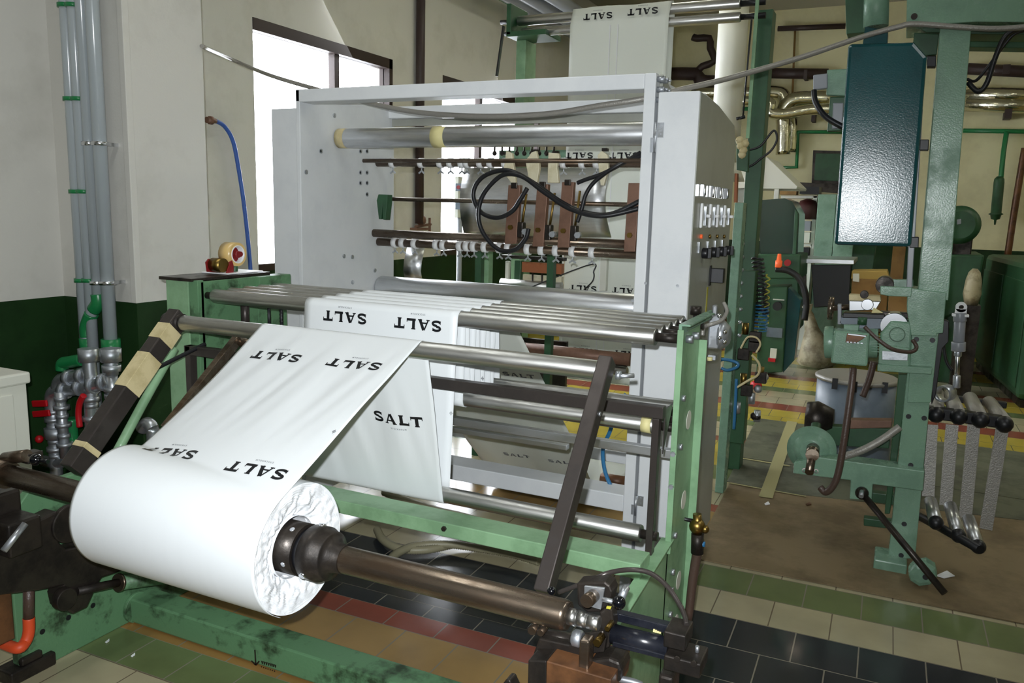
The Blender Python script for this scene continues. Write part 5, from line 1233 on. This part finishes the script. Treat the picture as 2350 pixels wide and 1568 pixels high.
# strut and foot
a, b_ = P(1978, 1132, y=YM-.08), P(2168, 1362, y=YM-.33); b_.z = max(b_.z, .03)
MB().cyl(a, b_, .014, n=18).build('strut', 'dark', cm); MB().ball(a, .028, 16).build('strut_joint', 'dark', cm); MB().cyl(P(1978, 1128, y=YM-.1), P(1976, 1140, y=YM-.13), .01, n=12).build('strut_end', 'galv', cm)
fz = P(2040, 1262, y=YM-.05).z
MB().box(P(2003, 1310, y=YM-.10), (P(2082, 1300, y=YM-.10).x, YM+.06, P(2003, 1283, y=YM-.1).z)).build('foot_plate', 'green_mid', cm, .006)
c = P(2118, 1322, y=YM-.2)
pts = []
for k in range(8):
    a = 2*math.pi*(k+.3)/8; pts.append((2118+math.cos(a)*(34 if k % 2 else 37), 1322+math.sin(a)*28))
pp(pts, y=YM-.24, th=.09).build('foot_casting', 'green_mid', cm, .018)
c = P(2124, 1325, y=YM-.243); MB().cyl(c, c+Vector((0, -.002, 0)), .011, n=16).build('foot_hole', 'black', cm)
for k, (a, b_, c_, d_) in enumerate(((2002, 1130, 2055, 1160), (1990, 1190, 2050, 1215))):
    part('rear_foot', [(a-8, b_), (c_, b_+8), (c_, d_), (a-8, d_-8)], .18, .05, 'green_dark')
# blue-green hanging box
bx = thing('teal_box', P(2020, 565, y=YM-.1), 'large dark teal hammered-metal cover hanging left of the tall column', 'cover box')
def bxp(nm, poly, dy, th, m_, bev=.003): return pp(poly, y=YM+dy, th=th).build(nm, m_, bx, bev)
_t = math.tan(.045); _n = Vector((_t, -1, 0)).normalized(); _p0 = Vector((-.15, YM-.12, 1.8))     # the cover hangs a touch askew
MB().prism([hit(a, b_, _p0, _n) for a, b_ in ((1947, 100), (2098, 96), (2128, 130), (2091, 567), (1914, 562))], _n*-.11).build('cover', 'teal', bx, .014)
for q in ((2139, 140), (2122, 332), (2099, 556)): bxp('spacer', [(q[0]-11, q[1]-12), (q[0]+10, q[1]-12), (q[0]+9, q[1]+13), (q[0]-12, q[1]+13)], .0, .05, 'black')
bxp('upper_neck', [(1985, 60), (2038, 70), (2036, 102), (1980, 102)], .0, .1, 'teal')
# overhead parts
ov = thing('overhead_beam', P(2200, 0, y=YM), 'big green overhead beam crossing the top right corner above the column', 'beam')
def ovp(nm, poly, dy, th, m_, bev=.003): return pp(poly, y=YM+dy, th=th).build(nm, m_, ov, bev)
ovp('beam', [(2082, -60), (2420, -60), (2420, 52), (2240, 50), (2080, 60)], -.06, .25, 'green_mid')
ovp('beam_underside_shade', [(2100, 60), (2420, 58), (2420, 80), (2225, 78), (2225, 74), (2125, 74)], .02, .15, 'green_dark')  # dark green piece that puts the shade under the beam into colour
ovp('rear_beam', [(2220, 78), (2420, 78), (2420, 112), (2218, 108)], .3, .1, 'green_dark')
ovp('hanger', [(1938, -60), (1998, -60), (1986, 74), (1942, 78)], .05, .12, 'green_dark')
c = P(2012, -40, y=YM+.02); c2 = P(2010, 62, y=YM+.02); MB().cyl(c, c2, S(27, c), n=32).build('air_cylinder', 'green_mid', ov)
ovp('gusset', [(2098, 75), (2155, 78), (2150, 125), (2092, 130)], .02, .04, 'green_dark')
c = P(2098, 38, y=YM-.065); MB().cyl(c, c+Vector((0, -.004, 0)), .012, n=14).build('bolt', 'dark', ov)
tag(MB().tube([P(2350, 62, y=YM-.05), P(2310, 80, y=YM-.05), P(2285, 130, y=YM-.04), P(2265, 190, y=YM-.03), P(2245, 210, y=YM-.02), P(2222, 190, y=YM)], .01, 10).build('black_cable', 'black'), 'thick black cable drooping from the conduit at the top right', 'cable')
tag(MB().tube([P(2350, 70, y=YM), P(2320, 85, y=YM), P(2270, 150, y=YM+.02), P(2240, 185, y=YM+.02), P(2220, 182, y=YM)], .006, 8).build('black_cable', 'black'), 'thinner black cable drooping beside the thick one', 'cable')
jb = thing('junction_box', P(1900, 200, y=YM+.1), 'small green and grey junction boxes on the left side of the teal box', 'junction box')
for poly, m_, dy in (([(1866, 172), (1899, 168), (1899, 202), (1866, 206)], 'cylgrey', 0), ([(1898, 160), (1946, 158), (1944, 220), (1896, 218)], 'green_mid', .02), ([(1905, 222), (1940, 222), (1936, 300), (1898, 302)], 'green_dark', .05), ([(1912, 236), (1936, 236), (1933, 294), (1909, 296)], 'cylgrey', .03)):
    pp(poly, y=YM+.05+dy, th=.04).build('box', m_, jb, .004)
MB().tube([P(1868, 208, y=YM+.04), P(1872, 235, y=YM+.02), P(1895, 268, y=YM), P(1935, 292, y=YM)], .012, 10).build('cable', 'black', jb)
# grey pneumatic cylinder right of column
pc = thing('air_cylinder', P(2195, 880, y=4.0), 'light grey pneumatic cylinder with steel eye standing right of the column', 'pneumatic cylinder')
def cy(nm, a, b_, rp, m_, n=24): 
    p = P(*a, y=4.0); return MB().cyl(p, P(*b_, y=4.0), S(rp, p), n=n).build(nm, m_, pc, .002)
cy('end_cap', (2203, 718), (2203, 738), 14, 'cylgrey'); cy('barrel', (2203, 737), (2200, 785), 12, 'cylgrey'); cy('end_cap', (2200, 785), (2199, 806), 15, 'cylgrey'); cy('neck', (2199, 806), (2198, 818), 8, 'galv'); cy('rod', (2198, 818), (2196, 862), 5, 'chrome'); cy('clevis', (2196, 862), (2195, 890), 8, 'galv')
mb = MB(); p = P(2206, 705, y=4.0); mb.ring(p-Vector((0, .01, 0)), p+Vector((0, .01, 0)), .022, .01, 24); mb.box(p+Vector((-.022, -.01, -.035)), p+Vector((.022, .01, -.008))); mb.box(p+Vector((-.032, -.02, -.04)), p+Vector((.032, .02, -.03))); mb.build('eye_mount', 'whiteplastic', pc)
tag(MB().tube([P(2165, 790, y=4.05), P(2172, 830, y=4.05), P(2185, 850, y=4.05)], .007, 8).build('black_cable', 'black'), 'black cable loop beside the grey pneumatic cylinder', 'cable')
c = P(2161, 905, y=3.95); tag(MB().ring(c, c+Vector((.03, .06, 0)), .036, .031, 32).build('steel_ring', 'galv'), 'bright steel ring mouth at the right edge of the column', 'ring')
# roller rack right of column (two dark bars with pale rollers between)
rk = thing('roller_rack', P(2220, 1250, y=3.7), 'low rack of four pale rollers between dark bars, standing right of the column', 'roller rack')
ba, bb_ = P(2130, 945, y=3.9), P(2312, 970, y=3.9); MB().bar(ba, bb_, .05, .05, (0, 1, 0)).build('bar', 'black', rk, .005)
MB().bar(P(2190, 915, y=4.45), P(2310, 930, y=4.45), .04, .03, (0, 1, 0)).build('bar', 'black', rk, .005)
bc, bd = P(2110, 1185, y=3.9), P(2250, 1262, y=3.55); MB().tube([bc, bd], .018, 12).build('bar', 'black', rk)
for k, ((a, b_), (c_, d_)) in enumerate((((2148, 950), (2150, 905)), ((2200, 955), (2180, 910)), ((2250, 962), (2226, 915)), ((2305, 972), (2270, 925)))):
    MB().cyl(P(a, b_, y=3.9), P(c_, d_, y=4.45), .033, n=24).ball(P(a, b_+3, y=3.88), .034, 14).build('roller', 'conduit', rk)
    c = P(a, b_+2, y=3.86); MB().ball(c, .035, 14).build('end_cap', 'black', rk)
for k, ((a, b_), (c_, d_)) in enumerate((((2138, 975), (2130, 1140)), ((2185, 975), (2170, 1160)), ((2235, 975), (2215, 1190)), ((2300, 985), (2262, 1215)))):
    MB().bar(P(a, b_, y=4.0), P(c_, d_, y=3.95), .006, .05, (0, 1, 0)).build('belt', 'conduit', rk)
for (a, b_), (c_, d_) in (((2135, 1150), (2148, 1200)), ((2180, 1160), (2200, 1230)), ((2222, 1190), (2245, 1255))):
    MB().cyl(P(a, b_, y=3.85), P(c_, d_, y=3.7), .026, n=20).build('lower_roller', 'alu', rk); MB().ball(P(c_, d_, y=3.68), .03, 14).build('end_cap', 'black', rk)
# drum behind
pd = P(1952, 975, z=.22); yd = 5.1
c = P(1955, 980, y=yd); t_ = P(1955, 870, y=yd); rd = S(84, c)
dm = thing('barrel', (c.x, yd, 0), 'grey-blue barrel with a dusty round lid behind the column machine', 'barrel')
MB().lathe((c.x, yd, 0), (c.x, yd, t_.z), [(0, rd*.97), (.1, rd), (.62, rd), (.65, rd*1.03), (.68, rd), (1, rd)], 48).build('body', 'drumblue', dm)
MB().lathe((c.x, yd, t_.z), (c.x, yd, t_.z+.025), [(0, rd*1.05), (.6, rd*1.06), (1, rd*1.0)], 48).build('lid', 'conduit', dm)
for q in (-.5, .0, .8): MB().box((c.x+rd*math.sin(q)-.015, yd-rd*1.06*math.cos(q)-.01, t_.z-.03), (c.x+rd*math.sin(q)+.015, yd-rd*1.0*math.cos(q), t_.z+.03)).build('lid_clip', 'black', dm)
# ---------------------------------------------------------------- floor mats
def mat_(name, pts, m_, lab, z): tag(MB().prism([P(a, b_, z=0)+Vector((0, 0, z)) for a, b_ in pts], (0, 0, .004)).build(name, m_), lab, 'floor mat')
def matw(name, pts, m_, lab, z): return tag(MB().prism([Vector((x, y, z)) for x, y in pts], (0, 0, .004)).build(name, m_), lab, 'floor mat')
matw('floor_mat', [(-.70, 3.39), (2.6, 3.44), (2.6, 4.95), (-.46, 4.46), (-.74, 4.5)], 'matbrown', 'brown worn cardboard mat under the column machine', .002)
matw('floor_mat', [(-.76, 4.5), (-.42, 4.47), (1.6, 4.8), (1.6, 5.0), (-.78, 5.0)], 'matgrey', 'middle grey-green floor mat beyond the brown one', .0025)
matw('floor_mat', [(-.79, 5.01), (1.6, 5.01), (1.6, 6.06), (-.84, 6.06)], 'matgrey', 'farthest grey-green floor mat with oily dark spots', .003)
def strip(a, b_, w_, lab):
    p, q = P(*a, z=.009), P(*b_, z=.009); d = (q-p).normalized(); n = Vector((-d.y, d.x, 0))*w_/2; tag(MB().prism([p+n, p-n, q-n, q+n], (0, 0, .0015)).build('floor_tape', 'tapeline'), lab, 'tape', 'tape strips on the mats')
strip((1818, 968), (1757, 1142), .07, 'wide yellowish tape strip running away from the camera over the mats'); strip((1690, 1050), (1812, 1070), .02, 'thin cross tape on the far mat'); strip((1664, 1107), (1850, 1140), .012, 'nearer thin tape line crossing the mats')
for k, q in enumerate(((1760, 1155), (1855, 1156), (2170, 1320))): tag(MB().prism([P(q[0]-6-(16 if k == 2 else 0), q[1]+2, z=.009), P(q[0]+3, q[1]-3-(6 if k == 2 else 0), z=.009), P(q[0]+7+(14 if k == 2 else 0), q[1]+3, z=.009), P(q[0]-3, q[1]+5+(3 if k == 2 else 0), z=.009)], (0, 0, .003)).build('paper_scrap', 'filmcrease' if k != 1 else 'rust'), ('small white scrap on the mat near the tape', 'small reddish scrap on the mat', 'white paper scrap beside the foot of the column')[k], 'scrap')
for k, q in enumerate(((246, 1471), (305, 1503))): tag(MB().prism([P(q[0]-5, q[1]+4, z=.002), P(q[0]+5, q[1]-4, z=.002), P(q[0]+5, q[1]+1, z=.002), P(q[0]-2, q[1]+6, z=.002)], (0, 0, .002)).build('paper_scrap', 'filmcrease'), ('white flake on the green tiles near the left foot plate', 'tiny white flake on the green tiles')[k], 'scrap')
# ================================================================ BACKGROUND OF THE HALL
def bgt(name, px, y, label, cat): return thing(name, P(*px, y=y), label, cat)
def bp_(t, nm, poly, y, th, m_, bev=.004): return pp(poly, y=y, th=th).build(nm, m_, t, bev)
# big white vertical duct
c = P(1673, 200, y=7.0); r = S(33, c)
vd = thing('air_duct', (c.x, 7.0, c.z-.8), 'thick cream vertical air duct behind the tower, left of its right post', 'duct')
MB().cyl((c.x, 7, 1.9), (c.x, 7, ZC), r, n=40).build('duct', 'cream', vd)
MB().cyl((c.x, 7, 1.75), (c.x, 7, 1.9), r*1.5, r, n=40).build('skirt', 'cream', vd)
# fume hood
hd = bgt('fume_hood', (1760, 430), 8.0, 'white sloping fume hood over the far green machine', 'fume hood')
bp_(hd, 'canopy', [(1688, 400), (1760, 360), (1830, 428), (1828, 434), (1688, 432)], 8.0, .8, 'cream')
bp_(hd, 'post', [(1777, 434), (1788, 434), (1780, 580), (1766, 580)], 8.0, .06, 'cream')
bp_(hd, 'slats', [(1690, 434), (1712, 434), (1712, 465), (1690, 465)], 8.1, .2, 'greypanel')
# far machine with clear guard
fm_ = bgt('far_machine', (1790, 650), 7.6, 'dark green machine with a curved smoked guard under the fume hood', 'machine')
bp_(fm_, 'guard', [(1740, 460), (1800, 455), (1818, 462), (1834, 492), (1830, 590), (1745, 590)], 7.9, .5, 'smoke')
bp_(fm_, 'guard_frame', [(1824, 480), (1832, 492), (1826, 590), (1818, 590)], 7.85, .04, 'green_dark')
bp_(fm_, 'body', [(1730, 585), (1838, 585), (1836, 640), (1730, 640)], 7.7, .6, 'green_dark', .01)
c = P(1808, 603, y=7.68); MB().cyl(c, c+Vector((0, -.03, 0)), .03, n=16).build('stop_button', 'red', fm_); c = P(1787, 606, y=7.6); MB().lathe(c-Vector((0, 0, .03)), c+Vector((0, 0, .09)), [(0, .03), (.5, .03), (.5, .022), (1, .015)], 16).build('beacon', 'lamp_red', fm_)
MB().tube([P(1780, 618, y=7.6), P(1810, 622, y=7.6), P(1838, 645, y=7.6), P(1850, 690, y=7.6), P(1846, 735, y=7.6)], .028, 12).build('duct_hose', 'black', fm_)
bp_(fm_, 'lower_body', [(1740, 640), (1832, 640), (1832, 760), (1740, 760)], 8.6, .5, 'green_dark', .01)
# control cabinet
yc = P(1790, 862, z=0.02).y
cc_ = bgt('control_cabinet', (1790, 862), yc, 'green floor control cabinet with a black selector and a white-red switch', 'control cabinet')
bp_(cc_, 'front', [(1745, 660), (1808, 658), (1796, 855), (1735, 858)], yc, .35, 'green_dark', .01)
bp_(cc_, 'side', [(1809, 660), (1838, 690), (1822, 828), (1797, 856)], yc+.05, .2, 'teal', .004)
c = P(1785, 702, y=yc-.005); MB().cyl(c, c+Vector((0, -.05, 0)), S(10, c), n=20).build('selector', 'black', cc_); MB().box(P(1774, 686, y=yc-.01), P(1800, 690, y=yc)).build('label_plate', 'cream', cc_)
MB().box(P(1760, 752, y=yc-.03), P(1795, 775, y=yc)).build('black_box', 'drumblue', cc_); MB().box(P(1768, 800, y=yc-.03), P(1782, 822, y=yc)).build('switch', 'cream', cc_); MB().box(P(1763, 822, y=yc-.035), P(1780, 830, y=yc)).build('switch_base', 'red', cc_)
# shelves, cabinets, table
sh = bgt('shelf_unit', (1855, 600), 9.5, 'cream open shelf unit with small dark wares on the far wall', 'shelf')
for poly in ([(1792, 449), (1876, 449), (1876, 455), (1792, 455)], [(1866, 449), (1876, 449), (1866, 596), (1858, 596)], [(1835, 493), (1868, 493), (1868, 503), (1835, 503)], [(1834, 560), (1864, 560), (1864, 566), (1834, 566)]): bp_(sh, 'board', poly, 9.5, .3, 'cream')
MB().box((P(1800, 596, y=9.5).x, 9.5, 0), (P(1862, 596, y=9.5).x, 9.8, P(1862, 596, y=9.5).z)).build('base', 'cream', sh)
bp_(sh, 'back_panel', [(1800, 450), (1872, 450), (1862, 596), (1800, 596)], 9.8, .02, 'ptfe')
c = P(1853, 482, y=9.5); tag(MB().lathe(c-Vector((0, 0, .10)), c+Vector((0, 0, .12)), [(0, .12), (.5, .13), (.9, .08), (1, .02)], 24).build('round_pot', 'darkbrown'), 'dark red round pot on the cream shelf', 'pot')
tag(MB().box(P(1836, 507, y=9.45), P(1862, 530, y=9.6)).build('grey_box', 'cylgrey'), 'upper grey box on the cream shelf', 'box'); tag(MB().box(P(1836, 533, y=9.45), P(1860, 557, y=9.6)).build('white_box', 'cream'), 'pale box under the grey one on the cream shelf', 'box'); tag(MB().box(P(1836, 568, y=9.45), P(1858, 592, y=9.6)).build('dark_box', 'black'), 'dark box on the lowest level of the cream shelf', 'box')
tag(MB().box(P(1788, 434, y=9.4), P(1832, 448, y=9.6)).build('cardboard_box', 'card'), 'flat orange-brown carton on top of the shelf unit', 'box')
tag(MB().box(P(1836, 428, y=9.3), P(1885, 447, y=9.6)).build('tool_case', 'black'), 'dark case lying on top of the green lockers', 'case')
lk = bgt('green_locker', (1915, 700), 9.2, 'pair of green metal lockers behind the teal box', 'locker')
bp_(lk, 'body', [(1878, 446), (1920, 446), (1908, 600), (1866, 600)], 9.2, .5, 'green_mid'); bp_(lk, 'body', [(1921, 446), (1968, 446), (1954, 600), (1909, 600)], 9.2, .5, 'green_mid')
MB().box((P(1870, 600, y=9.2).x, 9.2, 0), (P(1954, 600, y=9.2).x, 9.7, P(1870, 600, y=9.2).z)).build('base', 'green_mid', lk)
bp_(lk, 'dark_door', [(1958, 560), (2010, 560), (2000, 640), (1954, 640)], 9.3, .4, 'green_dark'); bp_(lk, 'brown_door', [(2050, 560), (2080, 560), (2070, 660), (2040, 660)], 9.3, .4, 'card')
tb = bgt('work_table', (1900, 700), 8.3, 'steel topped work table with a dark board below, left of the cartons', 'table')
bp_(tb, 'table_top', [(1838, 594), (1960, 597), (1960, 607), (1838, 604)], 8.2, .7, 'alu'); bp_(tb, 'dark_board', [(1862, 608), (1953, 608), (1948, 700), (1868, 706)], 8.3, .05, 'black')
bp_(tb, 'leg', [(1842, 606), (1850, 606), (1850, 720), (1842, 720)], 8.3, .04, 'dark')
bxx = bgt('cardboard_box', (2000, 700), 8.2, 'open brown cardboard box with pale flaps behind the column machine', 'box')
bp_(bxx, 'body', [(1955, 640), (2040, 645), (2032, 735), (1950, 730)], 8.0, .5, 'card'); bp_(bxx, 'flap', [(1955, 622), (2036, 622), (2042, 642), (1953, 640)], 8.1, .3, 'cardtop'); bp_(bxx, 'label', [(1957, 628), (1972, 628), (1972, 648), (1957, 646)], 7.98, .01, 'cream')
bq = thing('cardboard_box', P(2060, 700, y=7.6), 'second brown carton beside the open one, partly behind the column', 'box'); bp_(bq, 'body', [(2040, 668), (2095, 668), (2090, 735), (2036, 735)], 7.6, .4, 'card')
# plastic sack
sk_y = P(1870, 838, z=.0).y
ps = []
tag(MB().lathe(P(1880, 842, y=sk_y), P(1852, 700, y=sk_y), [(0, .16), (.15, .2), (.35, .14), (.6, .07), (.85, .045), (.9, .03), (1, .06)], 24).build('plastic_sack', 'dirtywhite'), 'dirty pale plastic sack slumped beside the control cabinet', 'sack')
# back wall things
def on_wall(pts, r, name, m_, label, cat, dy=.12, grp=None, n=14, sm=5): return tag(MB().tube([P(a, b_, y=YB-dy) for a, b_ in pts], r, n, smooth=sm).build(name, m_), label, cat, grp)
r = .095
on_wall([(1590, 212), (1700, 213), (1780, 213), (1798, 222), (1800, 245), (1795, 262), (1810, 265), (1815, 290), (1812, 350)], r, 'foil_duct', 'silver', 'left foil-wrapped duct bending down the far wall', 'duct')
on_wall([(1905, 226), (1860, 226), (1825, 228), (1806, 240), (1796, 258), (1798, 290), (1797, 355)], r, 'foil_duct', 'silver', 'right foil-wrapped duct curving down beside the left one', 'duct', .32)
on_wall([(1700, 232), (1765, 234), (1768, 258), (1800, 262), (1860, 252), (1940, 250)], r*.75, 'foil_duct', 'silver', 'lower horizontal foil duct on the far wall', 'duct', .5)
on_wall([(2215, 216), (2420, 222)], r, 'foil_duct', 'silver', 'upper foil duct right of the column', 'duct'); on_wall([(2215, 238), (2420, 246)], r, 'foil_duct', 'silver', 'lower foil duct right of the column', 'duct')
on_wall([(1765, 168), (1900, 170)], .07, 'wall_pipe_and_shadow', 'pipe_shadow_brown', 'dark brown pipe high on the far wall left of the teal box', 'pipe'); on_wall([(2220, 158), (2420, 168)], .07, 'wall_pipe_and_shadow', 'pipe_shadow_brown', 'dark brown pipe high on the far wall right of the column', 'pipe')
on_wall([(1785, 66), (1940, 60)], .035, 'wall_pipe_and_shadow', 'pipe_shadow_brown', 'thin brown pipe near the top of the far wall', 'pipe')
on_wall([(1590, 85), (1600, 88), (1628, 88), (1630, 110), (1640, 140), (1612, 152), (1600, 165)], .05, 'wall_pipe_and_shadow', 'pipe_shadow_brown', 'stepped brown tube standing in for a pipe shadow on the far wall between film and duct', 'pipe', sm=2)  # stepped pipe shadow on the wall, built as a brown tube
on_wall([(1530, 170), (1600, 170), (1604, 185), (1640, 188)], .09, 'wall_pipe_and_shadow', 'pipe_shadow_brown', 'thick brown tube standing in for a wall shadow just right of the hanging film', 'pipe', sm=2)  # dark wall shadow, likewise built as a thick brown tube
on_wall([(1935, 303), (1832, 303), (1828, 384), (1770, 385)], .028, 'green_pipe', 'ppr', 'green water pipe stepping down the far wall under the ducts', 'pipe', sm=1); on_wall([(2210, 300), (2420, 303)], .028, 'green_pipe', 'ppr', 'green water pipe along the far wall right of the column', 'pipe', sm=1)
on_wall([(1700, 250), (1760, 250)], .028, 'green_pipe', 'ppr', 'short green pipe on the far wall behind the tower post', 'pipe', sm=1)
gh = bgt('hanging_pump', (2288, 420), YB-.2, 'green tube-shaped tool hanging from the far wall pipe', 'tool')
tag(MB().ball(P(1735, 884, z=.05), .05, 14, (1, 1, .8)).build('red_cap', 'red'), 'small red cap on the yellow tiles behind the tower post', 'cap')
MB().tube([P(2310, 303, y=YB-.13), P(2303, 350, y=YB-.2), P(2297, 410, y=YB-.24)], .03, 10).build('hose', 'ppr', gh)
MB().lathe(P(2294, 405, y=YB-.25), P(2283, 516, y=YB-.25), [(0, .03), (.05, .055), (.12, .06), (.75, .06), (.78, .085), (.8, .06), (.88, .05), (.9, .015), (1, .01)], 18).build('body', 'green_dark', gh)
on_wall([(2352, 340), (2330, 470), (2312, 590)], .04, 'yellow_pipe', 'rust', 'yellowish sloping pipe on the far wall at right', 'pipe', .3)
on_wall([(1825, 60), (1818, 230)], .014, 'thin_conduit', 'card', 'thin vertical conduit line on the far wall', 'conduit', .05, None, 8)
# dark green board on wall
bd = bgt('wall_board', (1900, 430), YB-.1, 'dark green framed opening on the far wall left of the teal box', 'board'); bp_(bd, 'frame', [(1866, 345), (1940, 347), (1936, 432), (1862, 430)], YB-.08, .06, 'dark'); bp_(bd, 'panel', [(1872, 352), (1936, 353), (1932, 416), (1868, 414)], YB-.1, .02, 'green_dark')
bp_(bd, 'shelf', [(1820, 418), (1960, 424), (1960, 446), (1835, 436)], YB-.4, .3, 'dark')
for k, (a, b_) in enumerate(((1850, 172), (1868, 268), (1728, 172), (2312, 262), (2308, 160))):
    tag(MB().box(P(a-5, b_-12, y=YB-.2), P(a+5, b_+14, y=YB-.0)).build('pipe_bracket', 'pipe_shadow_brown'), ('bracket under the brown pipe near the grey box', 'bracket under the foil ducts left of the teal box', 'bracket behind the tower post', 'bracket under the foil ducts at far right', 'bracket on the brown pipe at far right')[k], 'bracket')
# right green cabinet and motor
rg = bgt('green_cabinet', (2290, 900), 7.0, 'long dark green machine cabinet with rounded top edge at the right border', 'machine cabinet')
f0 = P(2330, 935, z=0.0); f1 = P(2232, 842, z=0)
ztop = P(2350, 606, y=f0.y).z
d = (f1-f0); n_ = Vector((-d.y, d.x, 0)).normalized()
if n_.x < 0: n_ = -n_
base = [f0, f1, f1+n_*1.5, f0+n_*1.5]
MB().prism([v+Vector((0, 0, .06)) for v in base], (0, 0, ztop-.06)).build('body', 'green_dark', rg, .05)
MB().prism([v+Vector((0, 0, 0)) for v in [f0+n_*.03, f1+n_*.03, f1+n_*1.4, f0+n_*1.4]], (0, 0, .06)).build('plinth', 'dark', rg)
for t0, t1 in ((.03, .48), (.52, .97)):
    MB().prism([f0+d*t0-n_*.012+Vector((0, 0, .15)), f0+d*t1-n_*.012+Vector((0, 0, .15)), f0+d*t1+Vector((0, 0, .15)), f0+d*t0+Vector((0, 0, .15))], (0, 0, ztop-.3)).build('door', 'green_dark', rg, .004)
mm_ = bgt('green_motor', (2205, 560), 8.5, 'dark green round motor on a dark stand right of the column', 'motor')
c = P(2200, 516, y=8.5); MB().lathe(c+Vector((0, -.2, 0)), c+Vector((0, .3, 0)), [(0, .12), (.1, .17), (1, .17)], 32).build('motor_body', 'green_dark', mm_, .01); MB().box(c+Vector((-.14, -.1, -.4)), c+Vector((.12, .3, -.1))).build('stand', 'dark', mm_, .01)
MB().box((P(2165, 585, y=8.4).x, 8.4, 0), (P(2250, 585, y=8.4).x, 9.0, P(2165, 600, y=8.4).z)).build('base', 'green_dark', mm_)
bp_(mm_, 'base_machine', [(2165, 585), (2260, 585), (2240, 700), (2150, 740)], 8.3, .8, 'green_dark', .02); bp_(mm_, 'name_plate', [(2196, 504), (2206, 502), (2206, 514), (2196, 516)], 8.28, .01, 'cylgrey')
q = P(2239, 618, y=7.8); zz = P(2239, 702, y=7.8).z; tag(MB().box((q.x-.09, 7.78, 0), (q.x+.07, 8.0, zz)).build('dark_crate', 'dark'), 'dark crate under the pale sack right of the motor stand', 'crate'); tag(MB().lathe((q.x, 7.86, zz), (q.x, 7.86, q.z), [(0, .05), (.3, .07), (.7, .06), (.9, .045), (1, .02)], 20).build('white_sack', 'dirtywhite'), 'pale sack standing between the motor stand and the green cabinet', 'sack')
# ceiling light fittings (out of frame, give the room its light)
